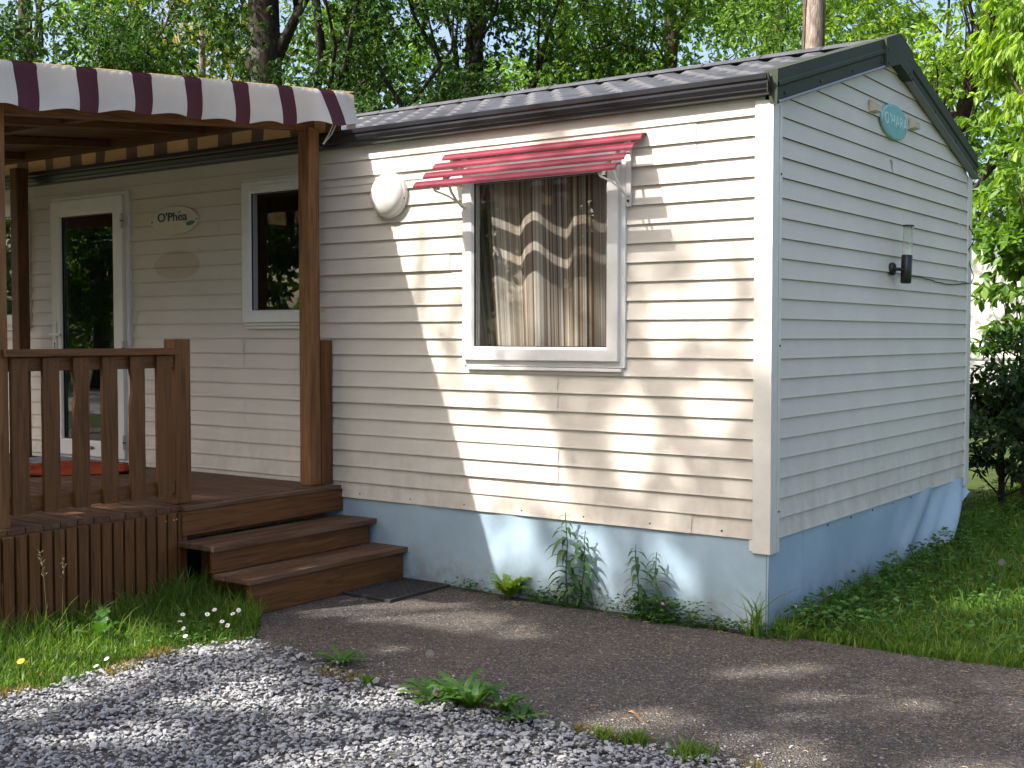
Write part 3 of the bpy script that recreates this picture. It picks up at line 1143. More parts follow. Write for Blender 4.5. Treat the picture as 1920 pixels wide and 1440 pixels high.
# curtain behind the front window
def build_curtain():
    nu, nv = 220, 26
    v, f, uv = [], [], []
    s = 0.0
    last = None
    for i in range(nu + 1):
        t = i / nu
        x = -2.26 + 1.58 * t
        y = 0.105 + 0.034 * math.sin(2 * math.pi * (x + 1.80) / 0.30 - 2.0) + 0.004 * math.sin(2 * math.pi * x / 0.11) + 0.018 * math.sin(2 * math.pi * x / 0.7)
        if last is not None:
            s += math.hypot(x - last[0], y - last[1])
        last = (x, y)
        for j in range(nv + 1):
            w = j / nv
            z = 2.50 - 1.28 * w
            xx = x + 0.22 * max(0.0, w - 0.2) * (1 - t) ** 4 * 1.4
            v.append((xx, y * (0.8 + 0.25 * w), z))
            uv.append(s)
    m = nv + 1
    for i in range(nu):
        for j in range(nv):
            f.append((i * m + j, i * m + j + 1, (i + 1) * m + j + 1, (i + 1) * m + j))
    o = np_mesh('curtain', v, f, M['curtain'], None, True)
    lay = o.data.uv_layers.new(name='UVMap')
    for l in o.data.loops:
        lay.data[l.index].uv = (uv[l.vertex_index], v[l.vertex_index][2])
    tag(o, 'brown and cream striped curtain hanging behind the glass under the red slatted awning', 'curtain')


build_curtain()

# ------------------------------------------------------------------ slatted awning over the window
aw = thing('window_awning', 'crimson slatted awning on white brackets above the curtained window', 'awning', (-1.37, 0, 2.3))
for k in range(4):
    y = -0.045 - 0.0875 * k
    z = 2.512 - 0.0625 * k
    mb = MB()
    poly = [(y + 0.036, z + 0.010), (y + 0.016, z + 0.013), (y - 0.004, z + 0.009), (y - 0.022, z - 0.005), (y - 0.030, z - 0.018), (y - 0.031, z - 0.030), (y - 0.026, z - 0.030), (y - 0.023, z - 0.018), (y - 0.016, z - 0.008), (y - 0.001, z + 0.003), (y + 0.034, z + 0.005)]
    mb.prism(poly, 'x', -2.045, -0.70)
    # closed, bevelled slat ends
    mb.build('slat', M['slat'], aw, 0.0015)
for xb in (-1.90, -0.80):
    mb = MB()
    mb.box(xb - 0.015, xb + 0.015, -0.034, -0.0245, 2.14, 2.52)
    mb.tube([(xb, -0.035, 2.475), (xb, -0.12, 2.415), (xb, -0.22, 2.345), (xb, -0.32, 2.275)], 0.008, 8)
    mb.tube([(xb, -0.035, 2.20), (xb, -0.07, 2.205), (xb, -0.12, 2.235), (xb, -0.165, 2.275), (xb, -0.19, 2.32), (xb, -0.20, 2.352)], 0.008, 8)
    mb.tube([(xb, -0.09, 2.22), (xb, -0.20, 2.255), (xb, -0.315, 2.272)], 0.006, 6)
    for k in range(4):
        y = -0.045 - 0.0875 * k
        mb.box(xb - 0.013, xb + 0.013, y - 0.012, y + 0.02, 2.512 - 0.0625 * k - 0.045, 2.512 - 0.0625 * k + 0.003)
    mb.lathe([(0.008, 0), (0.007, 0.006)], (xb, -0.0345, 2.17), '-y', 8, 1)
    mb.build('bracket', [M['bracket'], M['dark']], aw, 0.002)

# ------------------------------------------------------------------ fittings on the walls
lamp = thing('bulkhead_lamp', 'round white bulkhead lamp on the front wall beside the red awning', 'wall lamp', (-2.505, 0, 2.315))
mb = MB()
mb.lathe([(0.140, 0.010), (0.142, 0.018), (0.140, 0.034), (0.132, 0.040)], (-2.505, 0, 2.315), '-y', 48)
mb.lathe([(0.005, 0.0), (0.005, 0.004)], (-2.372, -0.034, 2.29), '-y', 8, 1)
mb.build('base_ring', [M['globe'], M['dark']], lamp)
mb = MB()
mb.lathe([(0.131, 0.036), (0.130, 0.046), (0.122, 0.062), (0.104, 0.078), (0.078, 0.090), (0.043, 0.098), (0.012, 0.100)], (-2.505, 0, 2.315), '-y', 48)
mb.build('globe', M['globe'], lamp)

sign = thing('name_sign', 'oval cream name plate with dark lettering on the wall beside the glazed door', 'sign', (-4.545, 0, 2.275))
mb = MB()
mb.lathe([(0.255, 0.013), (0.262, 0.018), (0.262, 0.024), (0.254, 0.028)], (-4.545, 0, 2.275), '-y', 64, 0, 0.395)
for dx in (-0.243, 0.243):
    mb.lathe([(0.006, 0.0), (0.005, 0.003)], (-4.545 + dx, -0.028, 2.272), '-y', 8, 1)
mb.build('plate', [M['plate'], M['dark']], sign)
lt = text_obj('lettering', "O'Phea", 0.086, M['navy'], sign, '-y', (-4.562, -0.030, 2.298), 0.0012, 0.0015, 1.30)
xs_ = [v.co.x for v in lt.data.vertices]
xe = min(xs_) + 0.735 * (max(xs_) - min(xs_))                          # acute accent over the e
mb = MB()
mb.prism([(xe - 0.012, 2.323), (xe + 0.006, 2.338), (xe + 0.017, 2.338), (xe - 0.002, 2.323)], 'y', -0.0315, -0.0285)
mb.build('accent', M['navy'], sign)
mb = MB()
pts = []
for k in range(20):
    t = 2 * math.pi * k / 20
    pts.append((-4.365 + 0.044 * math.cos(t) * (1.0 if math.sin(t) < 0 else 1.08), 2.248 + 0.016 * math.sin(t) + 0.006 * math.cos(t)))
mb.prism(pts, 'y', -0.0305, -0.0282)
mb.build('emblem', M['emblem'], sign)

osign = thing('maker_sign', 'oval teal sign with pale lettering high on the gable wall between two vents', 'sign', (0, 1.765, 2.757))
mb = MB()
mb.lathe([(0.232, 0.012), (0.236, 0.018), (0.236, 0.027), (0.222, 0.030)], (0, 1.765, 2.757), '+x', 64, 0, 0.445)
mb.build('rim', M['teal_rim'], osign)
mb = MB()
mb.lathe([(0.222, 0.0265), (0.221, 0.0312)], (0, 1.765, 2.757), '+x', 64, 0, 0.44)
mb.build('plate', M['teal'], osign)
text_obj('lettering', "O'HARA", 0.100, M['teal_letter'], osign, '+x', (0.0325, 1.765, 2.757), 0.0012, 0.0015, 1.05, 1.12)

mb = MB()
mb.prism([(1.742, 2.516), (1.742, 2.530), (1.766, 2.530), (1.770, 2.500), (1.766, 2.478), (1.772, 2.463), (1.782, 2.461), (1.780, 2.455), (1.762, 2.456), (1.757, 2.476), (1.757, 2.514)], 'x', 0.010, 0.0155)
tag(mb.build('house_number', M['pale_stripe']), 'small grey number 1 on the gable siding below the teal sign', 'house number')

wl_ = thing('tube_lamp', 'black wall lamp with a cloudy clear tube on the gable wall', 'wall lamp', (0, 1.80, 1.86))
mb = MB()
mb.lathe([(0.036, 0.008), (0.040, 0.016), (0.040, 0.030), (0.034, 0.036)], (0, 1.765, 1.862), '+x', 24)
mb.tube([(0.03, 1.765, 1.862), (0.062, 1.79, 1.86), (0.075, 1.80, 1.858)], 0.011, 8)
mb.build('mount', M['black'], wl_)
tilt = Vector((0.02, 0.055, 1.0)).normalized()
base = Vector((0.088, 1.825, 1.862))
mb = MB()
mb.tube([base - tilt * 0.088, base - tilt * 0.082, base + tilt * 0.084, base + tilt * 0.086], [0.026, 0.033, 0.033, 0.028], 20)
mb.build('lamp_body', M['black'], wl_)
mb = MB()
mb.tube([base + tilt * 0.087, base + tilt * 0.262], 0.0305, 20, cap=False)
mb.build('lamp_tube', M['clear_tube'], wl_)
mb = MB()
mb.tube([base + tilt * 0.262, base + tilt * 0.270], [0.034, 0.034], 20)
mb.build('lamp_cap', M['black'], wl_)
mb = MB()
pts = [(0.06, 1.84, 1.80)]
for k in range(1, 26):
    t = k / 25
    pts.append((0.022 + 0.008 * math.sin(k * 1.9), 1.86 + 1.60 * t, 1.828 + 0.012 * math.sin(t * 7) - 0.008 * math.sin(math.pi * t)))
mb.tube(pts, 0.0045, 5)
p2 = [(0.026, 3.46, 1.83)]
for k in range(1, 10):
    p2.append((0.03 + 0.02 * math.sin(k * 1.2), 3.44 + 0.03 * math.sin(k * 2.1), 1.83 + 0.05 * k))
mb.tube(p2, 0.004, 5)
tag(mb.build('cable', M['black']), 'thin dark cable running along the gable siding from the tube lamp', 'cable')

# ------------------------------------------------------------------ timber terrace
DZ = 0.50
terr = thing('timber_terrace', 'brown stained timber terrace with railing and red and cream striped canopy along the home', 'terrace', (-5.2, -1.1, 0))
XT = -8.4
mb = MB()
y = -2.43
while y < -0.12:
    mb.box(XT, -2.952, y, y + 0.092, DZ - 0.028, DZ + RND.uniform(-0.001, 0.001))
    for q in (0.25, 0.42, 0.58, 0.75):                                     # grooves of the decking read as thin ridges
        mb.box(XT, -2.953, y + 0.092 * q - 0.006, y + 0.092 * q + 0.006, DZ - 0.004, DZ + 0.0022)
    y += 0.0985
mb.build('deck_floor', M['floor_wood'], terr)
mb = MB()
mb.box(XT, -2.975, -2.445, -2.432, 0.33, DZ - 0.03)
mb.box(-2.972, -2.952, -2.43, -1.295, 0.40, DZ - 0.03)
mb.box(XT, -3.0, -2.28, -0.1, 0.30, 0.40)
mb.build('joist', M['wood_x'], terr, 0.003)
mb = MB()
ya = -2.4405
k = 0
while ya < -1.30:
    mb.box(-2.949, -2.930, ya, ya + 0.0565, -0.05, DZ - 0.034 + RND.uniform(-0.003, 0.003))
    ya += 0.0705
mb.box(-2.962, -2.9495, -2.44, -1.30, -0.05, 0.06)
xa = -3.0
while xa > XT:
    mb.box(xa - 0.0565, xa, -2.465, -2.446, -0.05, DZ - 0.034)
    xa -= 0.0705
for (yy, zz) in ((-1.40, 0.43), (-1.345, 0.43), (-1.325, 0.432)):
    mb.lathe([(0.005, 0), (0.004, 0.003)], (-2.930, yy, zz), '+x', 8, 1)
mb.build('slat_skirt', [M['wood_z'], M['metal']], terr, 0.003)


def post(x0, x1, y0, y1, z0, z1, m='post'):
    mb = MB()
    mb.box(x0, x1, y0, y1, z0, z1)
    return mb.build('post', M[m], terr, 0.006)


post(-3.090, -2.998, -0.225, -0.128, DZ + 0.003, 2.76)             # near the wall
post(-3.085, -2.998, -0.118, -0.020, DZ + 0.003, 1.425, 'wood_z')  # short rail post against the wall
post(-3.095, -2.995, -1.275, -1.165, DZ + 0.003, 1.432, 'wood_z')  # newel at the top of the steps
post(-3.095, -2.995, -2.385, -2.288, DZ - 0.1, 2.64)               # front corner
post(-6.27, -6.17, -0.225, -0.128, DZ + 0.003, 2.76, 'wood_z')
post(-6.27, -6.17, -2.405, -2.310, DZ + 0.003, 2.60, 'wood_z')


def railing(axis, a0, a1, c, n, label):
    """post-to-post railing; axis y runs across the end, x runs along the front"""
    mb = MB()

    def bx(m, p0, p1, q0, q1, z0, z1):
        if axis == 'y':
            m.box(c + q0, c + q1, p0, p1, z0, z1)
        else:
            m.box(p0, p1, c + q0, c + q1, z0, z1)
    bx(mb, a0, a1, -0.06, 0.035, 1.345, 1.383)
    top = mb.build('railing', M['wood_y'] if axis == 'y' else M['wood_x'], terr, 0.005)
    mb = MB()
    bx(mb, a0, a1, -0.045, -0.012, 1.272, 1.344)
    mb.build('upper_rail', M['wood_y'] if axis == 'y' else M['wood_x'], top, 0.004)
    mb = MB()
    bx(mb, a0, a1, -0.045, -0.012, 0.566, 0.645)
    mb.build('lower_rail', M['wood_y'] if axis == 'y' else M['wood_x'], top, 0.004)
    for i in range(n):
        p = a0 + (a1 - a0) * (i + 0.5) / n
        mb = MB()
        w = 0.046
        r = random.Random(i)
        pts = []
        for t in range(13):                                   # live edge with small wane
            z = 0.560 + (1.338 - 0.560) * t / 12
            pts.append((p - w + r.uniform(-0.0008, 0.0008) + (0.012 if (i in (2, 4) and t in (9, 10)) else 0), z))
        for t in range(12, -1, -1):
            z = 0.560 + (1.338 - 0.560) * t / 12
            pts.append((p + w + r.uniform(-0.0008, 0.0008), z))
        if axis == 'y':
            mb.prism(pts, 'x', c - 0.0105, c + 0.012)
            for zz in (1.318, 1.285, 0.628, 0.590):
                for dy in (-0.024, 0.024):
                    mb.lathe([(0.0042, 0.0), (0.0036, 0.0012)], (c + 0.012, p + dy, zz + 0.004 * (dy > 0)), '+x', 6, 1)
        else:
            mb.prism(pts, 'y', c - 0.0105, c + 0.012)
        mb.build('baluster', [M['wood_z'], M['dark']], top, 0.004)
    return top


railing('y', -2.385 + 0.06, -1.276 + 0.06 - 0.06, -2.99, 6, 'end')
railing('x', -6.17, -3.096, -2.36, 16, 'front')
railing('x', -8.3, -6.272, -2.36, 10, 'front')

# roof frame of the canopy
def cz(y):
    return 2.995 + 0.098 * y                # canopy top, falling to the front


mb = MB()
for x, za, zb in ((-3.045, -0.235, -0.095), (-4.1, -0.150, -0.095), (-5.15, -0.150, -0.095), (-6.22, -0.150, -0.095), (-7.3, -0.150, -0.095)):
    v = []
    for yy in (-2.42, -0.155):
        for dx in (-0.035, 0.035):
            for dz in (za, zb):
                v.append((x + dx, yy, cz(yy) + dz))
    mb.quadmesh(v, [(0, 1, 3, 2), (4, 6, 7, 5), (0, 2, 6, 4), (1, 5, 7, 3), (0, 4, 5, 1), (2, 3, 7, 6)])
mb.build('rafter', M['wood_y'], terr, 0.004)
mb = MB()
mb.box(XT, -3.0, -2.50, -2.43, cz(-2.46) - 0.125, cz(-2.46) - 0.10)
mb.box(XT, -3.0, -1.25, -1.19, cz(-1.22) - 0.135, cz(-1.22) - 0.10)
mb.box(XT, -3.08, -0.150, -0.095, cz(-0.1) - 0.165, cz(-0.1) - 0.09)
mb.box(XT, -4.6, -1.62, -1.56, 2.50, 2.62)
mb.build('cross_beam', M['wood_x'], terr, 0.004)

mb = MB()
yb = -2.51
while yb < -0.10:
    ye = min(yb + 0.138, -0.096)
    mb.quadmesh([(x, yy, cz(yy) - dz) for dz in (0.092, 0.074) for yy in (yb, ye) for x in (XT, -2.93)],
                [(0, 1, 3, 2), (4, 6, 7, 5), (0, 4, 5, 1), (2, 3, 7, 6), (0, 2, 6, 4), (1, 5, 7, 3)])
    yb += 0.140
mb.build('roof_board', M['wood_x'], terr)

# canopy cloth: roof, end valance with hanging hem, front and rear valances
YS = [-2.335, -2.207, -1.99, -1.866, -1.655, -1.530, -1.315, -1.196, -0.976, -0.855, -0.625, -0.502, -0.275, -0.135]
YSTEP = 0.3405


def stripe_red(y):
    for a, b in ((-2.335, -2.207), (-1.99, -1.866), (-1.655, -1.530), (-1.315, -1.196), (-0.976, -0.855), (-0.625, -0.502), (-0.275, -0.150)):
        if a <= y < b:
            return 1
    return 0


def stripe_x(x):
    return 1 if ((x + 2.86) % 0.3405) > 0.212 else 0


XC = -2.855
mb = MB()
ycuts = sorted(set([-2.53, 0.05] + [y for y in YS] + [-0.15] + [-2.53 + 0.02 * k for k in range(130)]))
# top sheet
for a, b in zip(ycuts[:-1], ycuts[1:]):
    ym = (a + b) / 2
    xs = [XC, -3.3, -3.9, -4.5, -5.1, -5.7, -6.3, -7.2, XT]
    v = []
    for x in xs:
        sag = 0.012 * math.sin((x + 3) * 6) if x < XC else 0
        v += [(x, a, cz(a) - sag), (x, b, cz(b) - sag)]
    mb.quadmesh(v, [(2 * i, 2 * i + 1, 2 * i + 3, 2 * i + 2) for i in range(len(xs) - 1)], stripe_red(ym), True)
# end valance
NV = 10
for a, b in zip(ycuts[:-1], ycuts[1:]):
    if b > -0.02:
        break
    v = []
    for yy in (a, b):
        for k in range(NV + 1):
            t = k / NV
            ph = (yy + 2.45) / YSTEP
            hem = 0.220 + 0.011 * math.sin(2 * math.pi * (ph - 0.33)) + 0.009 * math.sin(yy * 5.1) + 0.004 * math.sin(yy * 17)
            bow = 0.016 * math.sin(2 * math.pi * ph + 0.6) * t + 0.020 * math.sin(yy * 2.3 + 1) * t * t + 0.012 * t
            crease = 0.006 * math.sin(ph * 38.0) * math.exp(-((t - 0.06) / 0.05) ** 2)
            slip = 0.075 * t * max(0, (yy + 2.0) / 2.0) ** 1.3 * 0.7 + 0.016 * t * math.sin(3 * t)
            lean = 0.0
            if yy > -0.40:                       # gathered corner, pulled in by the cord
                u = (yy + 0.40) / 0.38
                lean = 0.05 * math.sin(math.pi * u) * t
            v.append((XC + bow + crease + lean + (0.010 if k else 0), yy + slip, cz(yy) - hem * t - (0.004 if k == 0 else 0)))
    mb.quadmesh(v, [(k, k + 1, NV + 1 + k + 1, NV + 1 + k) for k in range(NV)], stripe_red((a + b) / 2), True)
# corner ear of the rear valance that swings outwards past the cord
v = []
for i in range(7):
    s = i / 6
    for k in range(NV + 1):
        t = k / NV
        v.append((XC + 0.012 + 0.014 * s - 0.02 * t * (1 - s), -0.075 + 0.085 * s + 0.055 * t * (1 - s) + 0.02 * t * s, cz(0.0) - 0.005 - 0.02 * s * (1 - t) - 0.232 * t))
mb.quadmesh(v, [(i * (NV + 1) + k, i * (NV + 1) + k + 1, (i + 1) * (NV + 1) + k + 1, (i + 1) * (NV + 1) + k) for i in range(6) for k in range(NV)], 0, True)
# rear valance along the wall (warm light and shade in its colours) and front valance
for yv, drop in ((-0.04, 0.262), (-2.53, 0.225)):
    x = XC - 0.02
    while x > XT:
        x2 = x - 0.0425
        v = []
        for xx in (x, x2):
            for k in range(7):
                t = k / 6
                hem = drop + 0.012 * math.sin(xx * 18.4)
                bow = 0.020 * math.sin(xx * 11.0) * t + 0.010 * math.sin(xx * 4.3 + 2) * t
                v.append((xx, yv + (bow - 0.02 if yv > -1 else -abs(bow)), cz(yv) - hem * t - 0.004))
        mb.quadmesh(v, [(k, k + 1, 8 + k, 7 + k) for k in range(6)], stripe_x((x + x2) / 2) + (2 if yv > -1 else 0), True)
        x = x2
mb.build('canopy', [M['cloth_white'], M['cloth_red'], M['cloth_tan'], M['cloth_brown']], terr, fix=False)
mb = MB()
mb.tube([(-2.90, -0.105, 2.775), (-2.925, -0.115, 2.72), (-2.975, -0.118, 2.662)], 0.004, 6)
mb.tube([(-2.885, -0.095, 2.775), (-2.91, -0.105, 2.72), (-2.975, -0.112, 2.662)], 0.004, 6)
mb.lathe([(0.013, 0.0), (0.013, 0.02)], (-2.998, -0.115, 2.655), '+x', 10, 1)
mb.build('tie_cord', [M['bracket'], M['black']], terr)

# steps
steps = thing('wooden_steps', 'three brown wooden steps leading up onto the terrace beside the blue skirting', 'steps', (-2.65, -0.64, -0.05))
def plank(name, x0, x1, y0, y1, z0, z1, mat='tread_wood', bev=0.005):
    mb = MB()
    mb.box(x0, x1, y0, y1, z0, z1)
    return mb.build(name, M[mat], steps, bev)


plank('riser', -2.948, -2.922, -1.290, -0.006, 0.332, 0.470, 'wood_y')
mb = MB()
mb.box(-2.965, -2.915, -1.285, -0.03, 0.4705, 0.4975)
mb.build('tread', M['tread_wood'], steps, 0.005)
for (x0, x1, zt, yl, yr) in ((-2.945, -2.635, 0.302, -1.315, 0.000), (-2.665, -2.372, 0.150, -1.300, -0.004)):
    mb = MB()
    n = 3
    wd = (x1 - x0 - 0.012) / n
    for i in range(n):
        mb.box(x0 + i * (wd + 0.006), x0 + i * (wd + 0.006) + wd, yl + 0.006 * (i % 2), yr, zt - 0.028, zt + RND.uniform(-0.002, 0.002))
    for yy in (yl + 0.05, yl + 0.62, yr - 0.06):
        for i in range(n):
            mb.lathe([(0.0042, 0.0), (0.0036, 0.0012)], (x0 + i * (wd + 0.006) + wd * 0.5, yy, zt + 0.002), '+z', 6, 1)
    mb.build('tread', [M['tread_wood'], M['dark']], steps, 0.006)
plank('riser', -2.690, -2.664, -1.300, -0.040, 0.151, 0.273, 'wood_y')
plank('riser', -2.425, -2.399, -1.275, -0.026, -0.052, 0.121, 'wood_y')
for yy in (-1.13, -0.12):
    mb = MB()
    mb.prism([(-2.94, -0.05), (-2.43, -0.05), (-2.43, 0.120), (-2.692, 0.120), (-2.692, 0.272), (-2.94, 0.272)], 'y', yy - 0.02, yy + 0.02)
    mb.build('stringer', M['wood_z'], steps, 0.003)

# mats
def mat_thing(name, pts, z, th, mat, label, cat, curl=0.0):
    """thin mat with slightly wavy surface; pts = 4 corners"""
    mb = MB()
    n = 14
    v = []
    for j in range(n + 1):
        for i in range(n + 1):
            u, w = i / n, j / n
            a = Vector(pts[0]).lerp(Vector(pts[1]), u)
            b = Vector(pts[3]).lerp(Vector(pts[2]), u)
            p = a.lerp(b, w)
            e = max(abs(u - 0.5), abs(w - 0.5)) * 2
            h = curl * max(0, e - 0.55) ** 2 * (1.5 + 2.2 * math.sin(u * 9 + w * 4)) + 0.0
            v.append((p.x, p.y, z + th + max(0, h)))
    m = n + 1
    mb.quadmesh(v, [(j * m + i, j * m + i + 1, (j + 1) * m + i + 1, (j + 1) * m + i) for j in range(n) for i in range(n)], 0, True)
    o = mb.build(name, mat, None, fix=False)
    s = o.modifiers.new('solid', 'SOLIDIFY')
    s.thickness = th * 0.9
    s.offset = -1
    return tag(o, label, cat)


mat_thing('doormat', [(-5.42, -0.66), (-4.93, -1.05), (-4.50, -0.46), (-5.02, -0.10)], DZ + 0.003, 0.008, M['red_mat'], 'rust red mat with curled edges lying on the terrace floor', 'mat', 0.05)
mat_thing('doormat', [(-5.98, -0.46), (-5.26, -0.46), (-5.26, -0.06), (-5.98, -0.06)], DZ + 0.003, 0.010, M['grey_mat'], 'blue grey doormat on the terrace right in front of the glazed door', 'mat', 0.0)
mb = MB()
gx0, gx1, gy0, gy1, gz = -2.392, -2.02, -0.575, -0.035, -0.054
mb.box(gx0, gx1, gy0, gy1, gz, gz + 0.004)
for b_ in ((gx0, gx1, gy0, gy0 + 0.018), (gx0, gx1, gy1 - 0.018, gy1), (gx0, gx0 + 0.018, gy0 + 0.018, gy1 - 0.018), (gx1 - 0.018, gx1, gy0 + 0.018, gy1 - 0.018)):
    mb.box(*b_, gz + 0.004, gz + 0.018)
for sgn in (1, -1):
    for k in range(-14, 30):
        # diagonal ribs clipped to the mat
        pts = []
        c0 = gy0 + 0.05 * k
        for t in range(41):
            x = gx0 + 0.018 + (gx1 - gx0 - 0.036) * t / 40
            y = c0 + sgn * 0.95 * (x - (gx0 if sgn > 0 else gx1))
            if gy0 + 0.014 < y < gy1 - 0.014:
                pts.append((x, y, gz + 0.010 + (0.0006 if sgn > 0 else 0)))
        if len(pts) > 2:
            mb.tube([pts[0], pts[-1]], 0.0045, 4)
tag(mb.build('scraper_mat', M['rubber']), 'black rubber lattice scraper mat on the asphalt at the foot of the steps', 'mat')

# ------------------------------------------------------------------ leaves and plants
def leaf_arrays(base, dirv, nrm, length, width, fold=0.18):
    """six-point leaf with a folded midrib: arrays of points, directions, normals, sizes"""
    n = len(base)
    dirv = dirv / np.maximum(np.linalg.norm(dirv, axis=1, keepdims=True), 1e-6)
    side = np.cross(dirv, nrm)
    side /= np.maximum(np.linalg.norm(side, axis=1, keepdims=True), 1e-6)
    up = np.cross(side, dirv)
    L = length[:, None]
    Wd = width[:, None] * 0.5
    p = np.empty((n, 6, 3), dtype=np.float32)
    p[:, 0] = base
    p[:, 1] = base + dirv * L * 0.30 + side * Wd * 0.92 + up * Wd * fold
    p[:, 2] = base + dirv * L * 0.68 + side * Wd * 0.80 + up * Wd * fold * 0.6
    p[:, 3] = base + dirv * L - up * L * 0.10
    p[:, 4] = base + dirv * L * 0.68 - side * Wd * 0.80 + up * Wd * fold * 0.6
    p[:, 5] = base + dirv * L * 0.30 - side * Wd * 0.92 + up * Wd * fold
    idx = (np.arange(n) * 6)[:, None]
    f = np.concatenate([idx + np.array([[0, 1, 2, 3]]), idx + np.array([[0, 3, 4, 5]])])
    return p.reshape(-1, 3), f


def rand_unit(n, rng):
    v = rng.normal(size=(n, 3))
    return v / np.linalg.norm(v, axis=1, keepdims=True)


def limb_path(a, b, rng, n=5, bend=0.12):
    a, b = Vector(a), Vector(b)
    d = (b - a).length
    pts = []
    off = Vector(rng.normal(size=3)) * bend * d
    for i in range(n + 1):
        t = i / n
        p = a.lerp(b, t) + off * math.sin(math.pi * t) * 0.6 + Vector((0, 0, 0.12 * d * math.sin(math.pi * t)))
        if 0 < i < n:
            p += Vector(rng.normal(size=3)) * 0.025 * d
        pts.append(p)
    return pts


def tree(name, label, cat, x, y, height, tr, crown, nclump, per, leaf, mat, bark, seed, group=None, lean=(0, 0), keep=None, droop=0.0, clump_r=(0.45, 0.85), limbs=12, shell=0.45, vines=False, trunk_top=None, aspect=0.46, extra_limbs=(), fork=0.15, whorl=4):
    rng = np.random.default_rng(seed)
    gz = ground_z(x, y)
    root = thing(name, label, cat, (x, y, gz), group)
    cx, cy, czz, rx, ry, rz = crown
    # clump centres
    cc = []
    while len(cc) < nclump:
        d = rng.normal(size=3)
        d /= np.linalg.norm(d)
        r = rng.random() ** shell
        p = np.array([cx, cy, czz]) + d * r * np.array([rx, ry, rz]) * (0.86 + 0.22 * rng.random())
        if p[2] < gz + 0.15:
            continue
        cc.append(p)
    cc = np.array(cc)
    tb = MB()
    top = Vector((x + lean[0], y + lean[1], gz + (trunk_top or height * 0.8)))
    tp, trr = [], []
    for i in range(9):
        t = i / 8
        p = Vector((x, y, gz - 0.1)).lerp(top, t)
        p += Vector((math.sin(t * 5 + seed) * 0.05, math.cos(t * 4 + seed) * 0.05, 0)) * (1 if 0 < i else 0) * height * 0.05
        tp.append(p)
        flare = 1.0 + 0.5 * max(0, 0.12 - t) / 0.12
        trr.append(tr * flare * (1 - 0.72 * t))
    tb.tube(tp, trr, 12)
    ends = cc[rng.choice(len(cc), size=min(limbs, len(cc)), replace=False)]
    for e in ends:
        t = min(max((e[2] - gz) / height - 0.22 + rng.normal() * 0.05, fork), 0.9)
        k = t * 8
        i = int(k)
        s = tp[min(i, 7)].lerp(tp[min(i + 1, 8)], k - i)
        r0 = tr * (1 - 0.72 * t) * 0.33
        path = limb_path(s, e, rng)
        tb.tube(path, [r0 * (1 - 0.80 * q / 5) for q in range(6)], 6)
        for _ in range(3):
            near = cc[np.argsort(((cc - np.array(e)) ** 2).sum(1))[rng.integers(1, min(7, len(cc)))]]
            q = path[rng.integers(2, 5)]
            tb.tube(limb_path(q, near, rng, 4), [r0 * 0.35 * (1 - 0.75 * w / 4) for w in range(5)], 5)
    for path, r0 in extra_limbs:
        tb.tube(path, [r0 * (1 - 0.5 * w / (len(path) - 1)) for w in range(len(path))], 8)
    tb.build('trunk', bark, root, fix=False)
    if vines:
        vb = MB()
        for q in range(9):
            ph = rng.random() * 6.28
            sp = rng.uniform(-1.3, 1.3)
            pts = []
            for i in range(25):
                t = i / 24
                k = t * 7.0
                j = int(k)
                c = tp[min(j, 7)].lerp(tp[min(j + 1, 8)], k - j)
                rr = tr * (1 - 0.72 * t * 7 / 8) * 1.0 + 0.006
                a = ph + sp * t * 5 + 0.4 * math.sin(i * 0.9)
                pts.append(c + Vector((math.cos(a) * rr, math.sin(a) * rr, 0)))
            vb.tube(pts, rng.uniform(0.010, 0.020), 5)
        vb.build('vine', M['vine'], root, fix=False)
    # leaves
    N = nclump * per
    # leaves sit in small sprays on the twig ends
    nw = max(1, N // whorl)
    wi = rng.integers(0, nclump, nw)
    wr = rng.uniform(clump_r[0], clump_r[1], nclump)[wi]
    wc = cc[wi] + rand_unit(nw, rng) * (rng.random(nw) ** 0.45)[:, None] * wr[:, None] * np.array([1.0, 1.0, 0.55])
    k_ = rng.integers(0, nw, N)
    base = wc[k_] + rand_unit(N, rng) * (leaf * 0.30) * rng.random((N, 1))
    spray = rand_unit(nw, rng)[k_]
    outw = base - np.array([cx, cy, czz])
    outw /= np.maximum(np.linalg.norm(outw, axis=1, keepdims=True), 1e-6)
    nrm = np.array([0, 0, 0.8]) + outw * 0.6 + spray * 0.5 + rand_unit(N, rng) * 0.45
    dirv = rand_unit(N, rng) * 0.85 + outw * 0.45 + spray * 0.2 + np.array([0, 0, -0.30 - droop])
    ln = leaf * rng.uniform(0.6, 1.25, N)
    ok = base[:, 2] > gz + 0.03
    if keep is not None:
        ok &= keep(base, rng)
    base, dirv, nrm, ln = base[ok], dirv[ok], nrm[ok], ln[ok]
    if len(base):
        v, f = leaf_arrays(base, dirv, nrm, ln, ln * aspect)
        np_mesh('crown', v, f, mat, root)
    return root


# ---- trees behind the home
TREES = 'trees behind the mobile home'


def big_tree(*a, **k):
    return tree(*a, group=TREES, **k)


